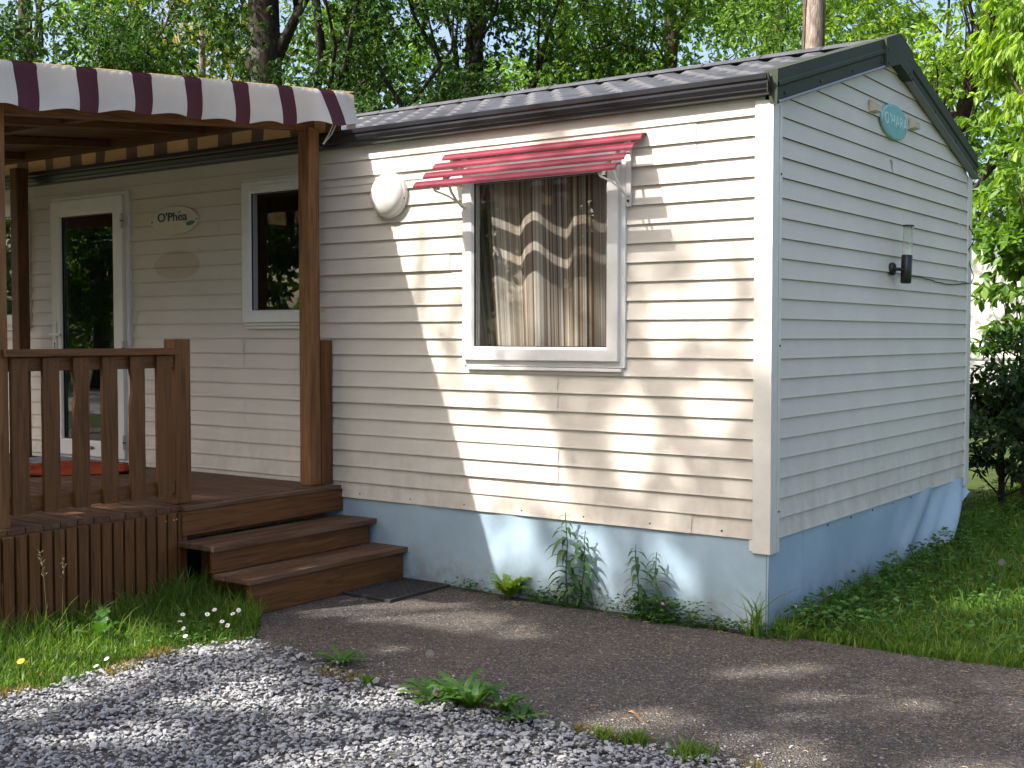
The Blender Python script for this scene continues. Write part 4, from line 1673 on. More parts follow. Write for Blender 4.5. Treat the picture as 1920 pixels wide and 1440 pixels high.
big_tree('oak_tree', 'thick dark lichen-covered oak trunk rising behind the striped canopy', 'tree', -9.9, 5.9, 11, 0.42, (-9.2, 6.4, 6.6, 3.6, 2.6, 3.6), 90, 420, 0.085, M['oak_leaf'], M['bark_dark'], 21, lean=(-0.35, 0.2), limbs=9)
big_tree('ivy_tree', 'straight pale trunk wound with ivy vines standing behind the roof ridge', 'tree', -2.75, 7.3, 12, 0.15, (-3.0, 7.8, 8.0, 2.2, 1.8, 2.2), 26, 170, 0.12, M['mid_leaf'], M['bark_pale'], 22, vines=True, limbs=5, lean=(0.05, 0.05), trunk_top=11.5, fork=0.62)
big_tree('leaning_tree', 'dark leaning tree just right of the pale ivy trunk behind the gable', 'tree', -2.55, 8.7, 9, 0.15, (-1.3, 9.4, 5.9, 2.2, 1.6, 2.5), 50, 260, 0.095, M['light_leaf'], M['bark_dark'], 23, lean=(1.7, 0.4), limbs=12)
big_tree('chestnut_tree', 'sunlit yellow-green tree with drooping leaves to the right of the gable', 'tree', 0.35, 7.2, 8, 0.12, (0.42, 6.9, 4.1, 1.45, 1.3, 2.3), 74, 165, 0.14, M['light_leaf'], M['bark_mid'], 24, droop=1.1, limbs=22, clump_r=(0.22, 0.45), aspect=0.36, whorl=9)
big_tree('maple_tree', 'dark bushy tree at the far left behind the canopy', 'tree', -13.2, 4.4, 10, 0.2, (-12.6, 4.6, 5.9, 2.7, 2.2, 3.2), 66, 420, 0.085, M['oak_leaf'], M['bark_mid'], 25, limbs=7)
big_tree('birch_tree', 'thin yellowing tree with sky showing through between the dark left trees', 'tree', -13.6, 7.9, 10, 0.12, (-13.4, 7.8, 6.2, 2.2, 1.8, 3.0), 48, 150, 0.105, M['yellow_leaf'], M['bark_pale'], 26, limbs=20)
big_tree('oak_tree', 'dense dark green tree behind the middle of the roof', 'tree', -8.6, 8.8, 11, 0.25, (-8.0, 8.8, 6.0, 3.4, 2.2, 3.8), 84, 400, 0.082, M['oak_leaf'], M['bark_dark'], 27, limbs=7)
big_tree('hornbeam_tree', 'mid green tree above the roof ridge left of the pale ivy trunk', 'tree', -5.9, 9.8, 10, 0.18, (-5.7, 9.4, 5.6, 2.5, 2.0, 3.2), 74, 360, 0.080, M['mid_leaf'], M['bark_mid'], 28, limbs=6)
big_tree('hornbeam_tree', 'fresh green tree half hidden behind the roof left of the pale ivy trunk', 'tree', -6.2, 14.2, 10, 0.18, (-6.0, 14.0, 5.6, 3.0, 1.6, 3.6), 64, 230, 0.115, M['mid_leaf'], M['bark_mid'], 29, limbs=5)
big_tree('ash_tree', 'light green tree at the right edge behind the sunlit one', 'tree', 1.7, 10.4, 9, 0.15, (1.6, 10.2, 5.6, 2.0, 1.8, 3.0), 60, 250, 0.11, M['light_leaf'], M['bark_mid'], 30, limbs=7)
for i, (x, y) in enumerate(((-19.5, 11.0), (-15.5, 14.0), (-11.5, 15.5), (-7.6, 17.0), (-3.2, 19.0))):
    lab = ['far green tree leftmost in the back row behind the canopy', 'far green tree in the back row behind the yellowing tree', 'far green tree in the back row behind the thick oak trunk',
           'far green tree in the back row behind the middle of the roof', 'far green tree in the back row behind the pale ivy trunk'][i]
    big_tree('woodland_tree', lab, 'tree', x, y, 12, 0.25, (x, y, 6.2, 2.9, 2.2, 5.2), 96, 230, 0.15, M['mid_leaf'], M['bark_mid'], 40 + i, clump_r=(0.6, 1.1), limbs=8)

# ---- shrubs at the rear corner
tree('sapling', 'thin-stemmed leafy sapling at the rear corner of the home', 'sapling', 0.02, 5.2, 3.4, 0.035, (0.05, 5.2, 2.25, 0.55, 0.5, 1.35), 46, 60, 0.105, M['mid_leaf'], M['bark_mid'], 51, clump_r=(0.15, 0.32), limbs=12, aspect=0.5)
tree('sapling', 'second leafy sapling crowding the first one at the right edge', 'sapling', 0.62, 6.0, 3.3, 0.03, (0.55, 5.9, 2.1, 0.6, 0.5, 1.3), 40, 60, 0.105, M['mid_leaf'], M['bark_mid'], 55, clump_r=(0.15, 0.34), limbs=12, aspect=0.5)
tree('hedge_shrub', 'dark leafy shrub low in the shade behind the rear corner', 'shrub', -0.02, 4.6, 1.6, 0.03, (0.02, 4.55, 0.80, 0.55, 0.5, 0.85), 60, 56, 0.080, M['hedge_leaf'], M['bark_dark'], 52, clump_r=(0.14, 0.3), limbs=14)
tree('hedge_shrub', 'dark leafy shrub at the right edge next to the sapling', 'shrub', 0.75, 5.3, 1.7, 0.03, (0.75, 5.3, 0.85, 0.6, 0.5, 0.95), 56, 52, 0.080, M['hedge_leaf'], M['bark_dark'], 53, clump_r=(0.14, 0.3), limbs=14)
tree('hedge_shrub', 'broad dark shrub farthest back beyond the sapling', 'shrub', 0.2, 6.3, 1.6, 0.03, (0.2, 6.3, 0.8, 0.9, 0.45, 0.75), 40, 50, 0.085, M['hedge_leaf'], M['bark_dark'], 54, clump_r=(0.16, 0.3), limbs=14)

# ---- white caravan glimpsed behind the sapling
cv = thing('caravan', 'white caravan seen through the leaves behind the sapling', 'caravan', (-0.6, 13.4, 0.07))
mb = MB()
mb.prism([(-5.0, 0.55), (2.6, 0.55), (2.75, 0.8), (2.75, 2.3), (2.55, 2.62), (2.3, 2.72), (-4.8, 2.72), (-5.0, 2.5)], 'y', 12.5, 14.5)
mb.build('body', M['white_wall'], cv, 0.03)
mb = MB()
for z in (1.12, 1.26):
    mb.box(-4.95, 2.70, 12.480, 12.4985, z, z + 0.03)
mb.build('trim_stripe', M['pale_stripe'], cv)
for x0 in (0.4, -4.4):
    mb = MB()
    rect_frame(mb, x0, x0 + 1.2, 1.45, 2.15, 0.05, 12.47, 12.4985, 0.008)
    w_ = mb.build('window', M['pale_stripe'], cv)
    mb = MB()
    mb.box(x0 + 0.04, x0 + 1.16, 12.485, 12.496, 1.49, 2.11)
    mb.build('pane', plain('caravan_pane', (0.10, 0.16, 0.20), 0.12), w_)
mb = MB()
mb.tube([(-0.8, 12.7, 0.36), (-0.8, 12.9, 0.36)], 0.31, 20)
mb.build('wheel', M['black'], cv)
mb = MB()
mb.box(-4.9, 2.5, 12.62, 14.4, 0.28, 0.55)
mb.build('chassis', M['black'], cv)

# ---- trees that shade the place (stand left of and behind the viewer)
GAPS = [(-1.51, -0.89, 0.15, 0.21, -0.24, 0.2), (-0.96, -0.87, 0.11, 0.15, -0.16, 0.15), (-0.61, -0.96, 0.06, 0.08, -0.09, 0.09), (-0.63, -1.65, 0.06, 0.08, -0.08, 0.07), (1.02, -1.98, 0.11, 0.14, -0.11, 0.13),
        (1.47, -1.93, 0.08, 0.1, -0.09, 0.11), (1.7, -2.09, 0.08, 0.1, -0.08, 0.12), (1.08, -1.1, 0.08, 0.1, -0.07, 0.08), (0.62, -0.87, 0.08, 0.1, -0.07, 0.1), (0.63, -0.63, 0.06, 0.07, -0.05, 0.07),
        (1.29, -1.49, 0.06, 0.07, -0.06, 0.07), (1.35, -0.99, 0.06, 0.07, -0.06, 0.09), (2.05, -1.75, 0.06, 0.08, -0.06, 0.07), (-0.45, -3.52, 0.08, 0.1, -0.2, 0.13), (-0.4, -3.23, 0.07, 0.08, -0.1, 0.07),
        (-1.06, -2.19, 0.08, 0.1, -0.2, 0.15), (-0.39, -2.61, 0.08, 0.1, -0.15, 0.12), (-0.02, -2.87, 0.14, 0.19, -0.12, 0.1), (0.27, -3.6, 0.12, 0.16, -0.1, 0.08), (0.49, -2.92, 0.08, 0.1, -0.09, 0.08),
        (0.93, -3.22, 0.12, 0.16, -0.11, 0.08), (0.31, -2.39, 0.12, 0.16, -0.12, 0.11), (1.06, -2.9, 0.18, 0.25, -0.15, 0.15), (-0.96, -3.18, 0.12, 0.16, -0.33, 0.19), (-1.14, -2.66, 0.12, 0.16, -0.45, 0.29), (-1.0, -3.3, 0.25, 0.25, -0.3, 0.3),
        (0.17, -3.37, 0.07, 0.08, -0.08, 0.06), (-1.77, -1.18, 0.11, 0.13, -0.11, 0.10), (-2.65, -0.70, 0.05, 0.06, -0.06, 0.06), (-2.33, -1.52, 0.04, 0.05, -0.3, 0.25), (-0.08, 1.04 + 0.9, 0.02, 0.02, 0.02, 0.02)]
WGAPS = [(-1.51, 0.31, 0.13, 0.13), (-1.08, 0.32, 0.13, 0.13), (-1.29, 0.08, 0.12, 0.12), (-0.87, 0.11, 0.09, 0.1), (-0.58, 0.23, 0.11, 0.12), (-0.46, 2.25, 0.18, 0.15), (-0.01, 1.8, 0.06, 0.66), (-0.34, 1.64, 0.12, 0.17),
         (-0.58, 1.48, 0.12, 0.17), (-0.33, 1.09, 0.17, 0.14), (-0.81, 0.9, 0.17, 0.14), (-1.44, 0.75, 0.22, 0.22), (-1.26, 0.52, 0.15, 0.12), (-0.77, 0.67, 0.12, 0.12), (-0.16, 2.47, 0.1, 0.16), (-0.34, 2.02, 0.1, 0.14)]


def sun_open(base, rng):  # leaves dropped along the sun rays to shape the dapples
    """where the crowns are thin: True keeps a leaf"""
    t = -base[:, 1]
    a = base[:, 0] + 0.52 * t
    b = base[:, 2] - 1.21 * t
    n = len(base)
    cov = np.full(n, 0.97)
    wall = (b > -0.06) & (b < 2.7) & (a < 0.05)
    left = wall & (a < -1.35 + 0.12 * np.sin(b * 9) - 0.25 * np.clip(0.8 - b, 0, 1))
    cov = np.where(wall, 0.68 + 0.18 * np.sin(a * 8 + b * 5) + 0.12 * np.sin(a * 15 - b * 9), cov)
    cov = np.where(left, 0.05 + 0.10 * np.clip(np.sin(a * 13) * np.sin(b * 8), 0, 1), cov)
    deck = (a < -2.9) & (b < 2.6)
    cov = np.where(deck, 0.85, cov)
    roof = (b >= 2.7)
    cov = np.where(roof, 0.10 + 0.35 * (np.sin(a * 3.1) * np.sin(b * 4.7 + 1) > 0.25), cov)
    right = (a > 0.05) & (b > -0.1)
    cov = np.where(right, 0.80, cov)
    high = (b > 3.6)
    cov = np.where(high, 0.35 + 0.3 * (np.sin(a * 1.7 + 1) * np.sin(b * 2.1) > 0), cov)
    cov = np.where(b < -4.6, 0.30, cov)
    grav = (b < -2.15) & (b > -4.6)
    cov = np.where(grav, 0.74, cov)
    cov = np.where((a < -0.75) & (b < -2.3), 0.50, cov)
    keep = rng.random(n) < cov
    for g in GAPS:
        det = g[2] * g[5] - g[3] * g[4]
        if abs(det) < 1e-5:
            continue
        da, db = a - g[0], b - g[1]
        u = (da * g[5] - db * g[4]) / det
        w = (db * g[2] - da * g[3]) / det
        keep &= ~((u * u + w * w < 2.5) & (b < 0.0))
    keep &= ~(((a - 0.20) / 0.13) ** 2 + ((b - 1.35) / 0.32) ** 2 < 1.0)
    for g in WGAPS:
        keep &= ~((((a - g[0]) / g[2]) ** 2 + ((b - g[1]) / g[3]) ** 2 < 1.15) & wall)
    return keep


SHADE = 'tall trees shading the place from the left'
tree('plane_tree', 'tall shade tree nearest the terrace with a thick mid-brown trunk', 'tree', -8.2, -10.2, 13, 0.28, (-6.6, -8.6, 9.2, 3.2, 2.2, 3.6), 200, 300, 0.10, M['shade_leaf'], M['bark_mid'], 61, SHADE, keep=sun_open, limbs=26, shell=0.34, clump_r=(0.5, 1.0), aspect=0.55, whorl=2)
tree('plane_tree', 'tall shade tree in the middle of the row facing the home', 'tree', -4.6, -11.6, 12, 0.26, (-3.6, -9.2, 8.2, 3.0, 2.2, 3.6), 200, 300, 0.10, M['shade_leaf'], M['bark_mid'], 62, SHADE, keep=sun_open, limbs=26, shell=0.34, clump_r=(0.5, 1.0), aspect=0.55, whorl=2)
tree('plane_tree', 'shade tree at the right end of the row facing the home', 'tree', -1.6, -12.4, 11, 0.24, (-1.6, -9.8, 7.2, 2.8, 2.2, 3.4), 190, 300, 0.10, M['shade_leaf'], M['bark_mid'], 63, SHADE, keep=sun_open, limbs=24, shell=0.34, clump_r=(0.5, 1.0), aspect=0.55, whorl=2)

# ---- trees and a tiled home across the lane, mirrored in the glass
FAR = 'trees across the lane'
LANE = ['leftmost', 'second', 'third', 'fourth', 'fifth', 'sixth', 'seventh', 'eighth', 'ninth', 'tenth']
for i in range(10):
    x, y = -37 + 4.3 * i, -16.5 - 1.5 * (i % 2)
    tree('lane_tree', LANE[i] + ' of the broad leafy trees across the lane, counted from the terrace end', 'tree', x, y, 10, 0.22, (x, y, 4.3, 3.0, 1.8, 4.6), 80, 120, 0.22, M['mid_leaf'] if i % 2 else M['oak_leaf'], M['bark_mid'], 70 + i, FAR, clump_r=(0.6, 1.1), limbs=8)
for i, (x, y) in enumerate(((6.5, -14.5), (10.5, -11.5))):  # unseen trees added to block skylight from the right
    tree('lane_tree', ['broad tree behind the viewer on the right of the lane', 'broad tree at the bend of the asphalt path', 'broad tree at the end of the asphalt path'][i], 'tree', x, y, 9, 0.22, (x, y, 4.8, 2.8, 2.2, 4.4), 70, 100, 0.24, M['oak_leaf'], M['bark_mid'], 90 + i, FAR, clump_r=(0.6, 1.1), limbs=8)

# ------------------------------------------------------------------ gravel
def build_gravel():
    rng = np.random.default_rng(5)
    templ = []
    for k in range(14):
        bm = bmesh.new()
        rs = np.random.default_rng(100 + k)
        for p in rand_unit(13, rs) * rs.uniform(0.75, 1.1, (13, 1)) * np.array([1.0, rs.uniform(0.6, 0.9), rs.uniform(0.34, 0.55)]):
            bm.verts.new(p)
        r = bmesh.ops.convex_hull(bm, input=bm.verts)
        dead = list({g for g in r['geom_interior'] + r['geom_unused'] if isinstance(g, bmesh.types.BMVert)})
        bmesh.ops.delete(bm, geom=dead, context='VERTS')
        bmesh.ops.triangulate(bm, faces=bm.faces)
        bm.verts.index_update()
        bmesh.ops.recalc_face_normals(bm, faces=bm.faces)
        templ.append((np.array([v.co[:] for v in bm.verts]), np.array([[v.index for v in f.verts] for f in bm.faces])))
        bm.free()
    V, T = [], []
    o = 0
    n = 0

    def put(x, y, z, s):
        nonlocal o
        tv, tf = templ[rng.integers(0, 14)]
        e = rng.uniform(0, 6.28, 3) * np.array([0.12, 0.12, 1.0])
        rot = np.array(Matrix.Rotation(e[2], 3, 'Z') @ Matrix.Rotation(e[0] - 0.35, 3, 'X') @ Matrix.Rotation(e[1] - 0.35, 3, 'Y'))
        V.append(tv @ rot.T * s + np.array([x, y, z]))
        T.append(tf + o)
        o += len(tv)
    while n < 42000:
        x = rng.uniform(-2.9, 2.6)
        y = rng.uniform(-4.3, -1.60)
        if not inside(BED, x, y):
            continue
        edge = -1.80 - y
        fray = 0.5 + 0.5 * math.sin(x * 7.0) * math.sin(x * 2.3 + 1)
        if edge < 0.10 * fray and rng.random() < 0.75:
            continue
        s = 0.0065 + 0.0110 * rng.random() ** 1.7
        if rng.random() < 0.05:
            s *= 1.6
        put(x, y, -0.056 + s * 0.35 + rng.uniform(0, 0.013), s)
        n += 1
    for _ in range(260):                       # strays on the asphalt edge
        x = rng.uniform(-2.0, 1.6)
        y = -1.80 + abs(rng.normal()) * 0.16
        put(x, y, -0.050, rng.uniform(0.005, 0.011))
    g = np_mesh('gravel', np.concatenate(V), None, M['stone'], None, False, np.concatenate(T))
    tag(g, 'grey crushed stone gravel covering the ground in front of the asphalt', 'gravel', None, 'stuff')


build_gravel()


def build_litter():
    rng = np.random.default_rng(8)
    mb = MB()
    for _ in range(520):
        x = rng.uniform(-2.0, 2.2)
        y = rng.uniform(-1.75, -0.02)
        if not inside(PATH, x, y):
            continue
        L = rng.uniform(0.008, 0.035) * (2.0 if rng.random() < 0.05 else 1)
        a = rng.uniform(0, math.pi)
        w = rng.uniform(0.001, 0.0025)
        c, s = math.cos(a), math.sin(a)
        bend = rng.uniform(-0.3, 0.3) * L
        mb.tube([(x, y, -0.052), (x + c * L * 0.5 - s * bend, y + s * L * 0.5 + c * bend, -0.050), (x + c * L, y + s * L, -0.052)], w, 4)
    for _ in range(320):                       # pale grit
        x = rng.uniform(-2.0, 2.2)
        y = rng.uniform(-1.75, -0.02)
        if not inside(PATH, x, y):
            continue
        s = rng.uniform(0.002, 0.006)
        mb.lathe([(s * 0.6, 0), (s, s * 0.5), (s * 0.5, s)], (x, y, -0.054), '+z', 5)
    tag(mb.build('litter', M['litter'], fix=False), 'dry twigs, seeds and grit scattered over the asphalt', 'litter', None, 'stuff')


build_litter()


# ------------------------------------------------------------------ grass
def blades(pts, hts, rng, width=0.0045, lean=0.5):
    n = len(pts)
    a = rng.uniform(0, 2 * np.pi, n)
    side = np.stack([np.cos(a), np.sin(a), np.zeros(n)], 1)
    b = rng.uniform(0, 2 * np.pi, n)
    ld = np.stack([np.cos(b), np.sin(b), np.zeros(n)], 1) * (rng.random(n) * lean)[:, None]
    w = (width * rng.uniform(0.6, 1.4, n))[:, None]
    H = hts[:, None]
    up = np.array([0, 0, 1.0])
    p = np.empty((n, 8, 3))
    for k, (t, ww) in enumerate(((0, 1.0), (0.4, 0.9), (0.75, 0.6), (1.0, 0.08))):
        c = pts + up * H * (t - 0.25 * t * t * (rng.random((n, 1)) * 0 + 0.6)) + ld * H * (t ** 2)
        p[:, 2 * k] = c - side * w * ww
        p[:, 2 * k + 1] = c + side * w * ww
    idx = (np.arange(n) * 8)[:, None]
    f = np.concatenate([idx + np.array([[0, 1, 3, 2]]), idx + np.array([[2, 3, 5, 4]]), idx + np.array([[4, 5, 7, 6]])])
    return p.reshape(-1, 3), f


LEFT_GRASS = [(-2.95, -1.27), (-2.48, -1.10), (-2.15, -1.45), (-2.02, -1.60), (-2.13, -1.85), (-2.14, -2.2), (-2.08, -2.7), (-2.2, -2.95), (-2.6, -3.6), (-3.6, -3.6), (-6, -3.2), (-6, -2.4), (-2.95, -2.4)]


def build_left_grass():
    rng = np.random.default_rng(31)
    P, H = [], []
    while len(P) < 21000:
        x = rng.uniform(-4.4, -2.0)
        y = rng.uniform(-3.6, -1.08)
        if not inside(LEFT_GRASS, x, y):
            continue
        # thin towards the gravel edge and over the mossy bare patches
        ed = x + 2.12 + 0.06 * math.sin(y * 9)
        if ed > -0.10 and rng.random() < 0.65:
            continue
        near = max(0.0, 1 - abs(x + 2.86) / 0.20)
        far = min(1.0, max(0.0, (-x - 2.12) / 0.45))
        h = rng.uniform(0.022, 0.055) + 0.06 * far * rng.random() + 0.14 * near * rng.random() + (0.15 * far * rng.random() if rng.random() < 0.06 else 0)
        if y > -1.60:
            h += 0.11 * rng.random() * max(0.0, min(1.0, (y + 1.60) / 0.2))
        P.append((x, y, -0.062))
        H.append(h)
    v, f = blades(np.array(P), np.array(H), rng, 0.0030, 0.8)
    g = np_mesh('grass', v, f, M['grass'], None)
    tag(g, 'uneven green grass growing between the terrace skirt and the gravel', 'grass', None, 'stuff')


def build_right_grass():
    rng = np.random.default_rng(32)
    P, H = [], []
    while len(P) < 60000:
        y = 0.02 + 9.0 * rng.random() ** 1.6
        x = rng.uniform(-0.2, 2.4 + 0.25 * y)
        if x < 0.05 + 0.1 and y < W and x < 0.02:
            continue
        if y < 0.03 + 0.10 * (x - 0.9) and x > 0.9:
            continue
        h = rng.uniform(0.03, 0.085) + (0.07 if rng.random() < 0.05 else 0)
        if x < 0.12:
            h *= 1.2
        P.append((x, y + rng.normal() * 0.012, ground_z(x, y)))
        H.append(h)
    P, H = np.array(P), np.array(H)
    wd = 0.0030 + 0.0007 * P[:, 1]
    v, f = blades(P, H, rng, 1.0, 0.9)
    # blades() takes one width; rescale about each blade's axis
    v = v.reshape(-1, 8, 3)
    for k in range(4):
        c = (v[:, 2 * k] + v[:, 2 * k + 1]) / 2
        v[:, 2 * k] = c + (v[:, 2 * k] - c) * wd[:, None]
        v[:, 2 * k + 1] = c + (v[:, 2 * k + 1] - c) * wd[:, None]
    g = np_mesh('grass', v.reshape(-1, 3), f, M['grass'], None)
    tag(g, 'green lawn grass along the gable side of the home', 'grass', None, 'stuff')


build_left_grass()
build_right_grass()


def build_dry_grass():
    rng = np.random.default_rng(36)
    P, H = [], []
    while len(P) < 1500:
        if rng.random() < 0.62:
            y = rng.uniform(-3.1, -1.9)
            x = -2.10 + 0.05 * math.sin(y * 7) + rng.normal() * 0.035
            if math.sin(y * 8.3 + 1) < -0.3:
                continue
        else:
            x = rng.uniform(-1.35, 0.8)
            y = -1.83 + rng.normal() * 0.03
            if math.sin(x * 9.0) < 0.15:
                continue
        P.append((x, y, -0.052))
        H.append(rng.uniform(0.012, 0.04))
    v, f = blades(np.array(P), np.array(H), rng, 0.0028, 1.4)
    tag(np_mesh('dry_grass', v, f, M['moss_dry'], None), 'brown dry grass and moss fringing the edge of the gravel', 'grass', None, 'stuff')


build_dry_grass()


def ground_cover(name, region, n, seed, mat, label, hmax, size, flat=0.8):
    """clover and small broad leaves on short stalks"""
    rng = np.random.default_rng(seed)
    B, D, Nn, L = [], [], [], []
    while len(B) < n:
        x, y, hs = region(rng)
        z = ground_z(x, y) + 0.01 + hmax * hs * rng.random() ** 1.3
        for k in range(3):
            a = k * 2.094 + rng.uniform(0, 6.28)
            B.append((x, y, z))
            D.append((math.cos(a), math.sin(a), rng.uniform(-0.2, 0.5)))
            Nn.append((rng.normal() * 0.3, rng.normal() * 0.3, 1))
            L.append(size * rng.uniform(0.6, 1.3))
    v, f = leaf_arrays(np.array(B), np.array(D), np.array(Nn), np.array(L), np.array(L) * flat)
    g = np_mesh(name, v, f, mat, None)
    return tag(g, label, 'ground cover', None, 'stuff')


def reg_side(rng):
    y = 0.05 + 5.6 * rng.random() ** 1.3
    if rng.random() < 0.55:
        x = 0.08 + abs(rng.normal()) * 0.22
    else:
        x = rng.uniform(0.05, 1.3 + 0.3 * y)
    if y > W and rng.random() < 0.5:
        x -= 0.4
    if x > 0.8 and y < 0.15:
        y += 0.2
    return x, y, 1.0


def reg_front(rng):
    c = [(-0.62, -0.07, 0.10, 0.035), (-0.50, -0.05, 0.10, 0.03), (-1.12, -0.05, 0.09, 0.025), (-1.33, -0.05, 0.08, 0.02), (-0.28, -0.05, 0.13, 0.02), (-0.05, -0.05, 0.10, 0.025), (-1.85, -0.04, 0.09, 0.015), (-0.9, -0.05, 0.2, 0.012)]
    w = rng.choice(len(c), p=[0.30, 0.17, 0.12, 0.12, 0.10, 0.10, 0.05, 0.04])
    q = c[w]
    return q[0] + rng.normal() * q[2], min(-0.025, q[1] - abs(rng.normal()) * q[3]), (1.5 if w < 3 else 0.8)


def reg_left(rng):
    if rng.random() < 0.6:
        return -2.33 + rng.normal() * 0.12, -1.72 + rng.normal() * 0.13, 1.0
    x, y = rng.uniform(-3.2, -2.15), rng.uniform(-3.0, -1.4)
    return x, y, 1.0


ground_cover('ground_cover', reg_side, 8500, 81, M['weed'], 'low clover and broad-leaved weeds spreading along the gable skirting', 0.14, 0.030)
ground_cover('ground_cover', reg_front, 4200, 82, M['weed'], 'small green weeds sprouting along the foot of the front skirting', 0.085, 0.016)
ground_cover('ground_cover', reg_left, 1500, 83, M['weed'], 'patch of clover in the grass near the foot of the steps', 0.06, 0.016)


# ---- single weeds
def stem_plant(x, y, h, label, seed, lean=(0, 0)):
    rng = np.random.default_rng(seed)
    gz = ground_z(x, y) + 0.004
    root = thing('tall_weed', label, 'weed', (x, y, gz), 'tall narrow-leaved weeds against the front skirting')
    mb = MB()
    top = Vector((x + lean[0], y + lean[1], gz + h))
    sp = [Vector((x, y, gz - 0.01)).lerp(top, t / 6) + Vector((0.006 * math.sin(t * 1.7 + seed), 0, 0)) for t in range(7)]
    mb.tube(sp, [0.0050 - 0.0005 * t for t in range(7)], 6)
    mb.build('stem', M['weed_blue'], root, fix=False)
    V, F, o = [], [], 0
    k = 0
    zf = 0.10
    while zf < 0.99:
        c = Vector((x, y, gz)).lerp(top, zf)
        for s in range(2):
            a = k * 1.57 * 0.9 + s * math.pi + rng.normal() * 0.2
            L = h * (0.27 if 0.25 < zf < 0.75 else 0.20) * rng.uniform(0.8, 1.15) * (1.0 if zf < 0.9 else 0.55)
            d = Vector((math.cos(a), math.sin(a) * 0.8, 0))
            if c.y + d.y * L > -0.03:
                d.y = -abs(d.y) * 0.3
            nseg = 6
            sd = Vector((-d.y, d.x, 0)).normalized()
            w0 = L * 0.115
            rise = rng.uniform(0.45, 0.7)
            for i in range(nseg + 1):
                t = i / nseg
                p = c + d * L * t + Vector((0, 0, L * (rise * t - 1.05 * t * t)))
                ww = w0 * math.sin(math.pi * min(1, 0.12 + 0.88 * t)) + 0.0006
                V += [p - sd * ww, p + sd * ww]
            for i in range(nseg):
                F.append((o + 2 * i, o + 2 * i + 1, o + 2 * i + 3, o + 2 * i + 2))
            o += 2 * (nseg + 1)
        k += 1
        zf += rng.uniform(0.050, 0.070)
    np_mesh('foliage', [v[:] for v in V], F, M['weed_blue'], root, True)


stem_plant(-1.165, -0.065, 0.53, 'tallest narrow-leaved weed, left one of the pair nearer the steps', 1, (0.0, -0.01))
stem_plant(-1.075, -0.060, 0.44, 'narrow-leaved weed leaning right beside the tallest one against the skirting', 2, (0.035, -0.01))
stem_plant(-0.70, -0.070, 0.40, 'narrow-leaved weed, left one of the pair nearer the corner trim', 3, (-0.02, -0.01))
stem_plant(-0.60, -0.065, 0.37, 'narrow-leaved weed, right one of the pair nearer the corner trim', 4, (0.0, -0.01))


def rosette(x, y, n, L, seed, mat, label, spread=1.0, up=0.5, name='dandelion_plant', group=None, zz=None, w=0.26):
    rng = np.random.default_rng(seed)
    z0 = (ground_z(x, y) if zz is None else zz) + 0.004
    V, F, o = [], [], 0
    for i in range(n):
        a = i * 2.4 + rng.normal() * 0.3
        d = Vector((math.cos(a), math.sin(a), 0))
        sd = Vector((-d.y, d.x, 0))
        l = L * rng.uniform(0.6, 1.15)
        u = up * rng.uniform(0.5, 1.4)
        ns = 9
        for k in range(ns + 1):
            t = k / ns
            p = Vector((x, y, z0)) + d * l * t * spread + Vector((0, 0, l * (u * t * 1.5 - u * 0.9 * t * t)))
            ww = l * w * 0.5 * (0.15 + 0.85 * math.sin(math.pi * min(1, t * 0.72 + 0.12))) * (1.0 if k % 2 else 0.62) * (1 if k < ns else 0.1)
            f = Vector((0, 0, ww * 0.35))
            V += [p - sd * ww + f, p, p + sd * ww + f]
        for k in range(ns):
            F += [(o + 3 * k, o + 3 * k + 1, o + 3 * k + 4, o + 3 * k + 3), (o + 3 * k + 1, o + 3 * k + 2, o + 3 * k + 5, o + 3 * k + 4)]
        o += 3 * (ns + 1)
    ob = np_mesh(name, [v[:] for v in V], F, mat, None, True)
    return tag(ob, label, 'weed', group)


DG = 'leafy rosettes at the edge of the asphalt'
rosette(-1.545, -0.095, 40, 0.185, 1, M['weed_light'], 'bright sunlit dandelion rosette at the foot of the blue skirting', 0.72, 0.95, 'dandelion_plant', DG)
rosette(-1.36, -1.66, 26, 0.14, 2, M['weed'], 'dandelion tuft between asphalt and gravel nearest the steps', 1.0, 0.45, 'dandelion_plant', DG, None, 0.18)
rosette(-0.54, -1.83, 34, 0.18, 3, M['weed'], 'largest dandelion clump on the border of asphalt and gravel', 0.9, 0.7, 'dandelion_plant', DG, None, 0.19)
rosette(-0.44, -1.86, 22, 0.16, 4, M['weed'], 'dandelion plant close against the right side of the largest clump', 0.9, 0.8, 'dandelion_plant', DG)
rosette(-0.66, -1.85, 18, 0.15, 9, M['weed'], 'dandelion plant close against the left side of the largest clump', 0.95, 0.5, 'dandelion_plant', DG)
rosette(-0.30, -1.84, 20, 0.13, 10, M['weed'], 'upright weed between the largest dandelion clump and the smaller rosette', 0.8, 0.95, 'dandelion_plant', DG)
rosette(-0.20, -1.87, 20, 0.12, 5, M['weed'], 'smaller weed rosette to the right of the largest dandelion clump', 0.9, 0.6, 'dandelion_plant', DG)
rosette(1.02, 1.9, 12, 0.16, 7, M['weed'], 'broad-leaved rosette standing in the lawn by the right edge', 0.9, 0.7, 'dandelion_plant', DG)
rosette(-2.62, -2.06, 4, 0.24, 8, M['weed'], 'broad dock leaves standing up in the grass before the terrace skirt', 0.7, 0.95, 'dock_plant', None, None, 0.30)


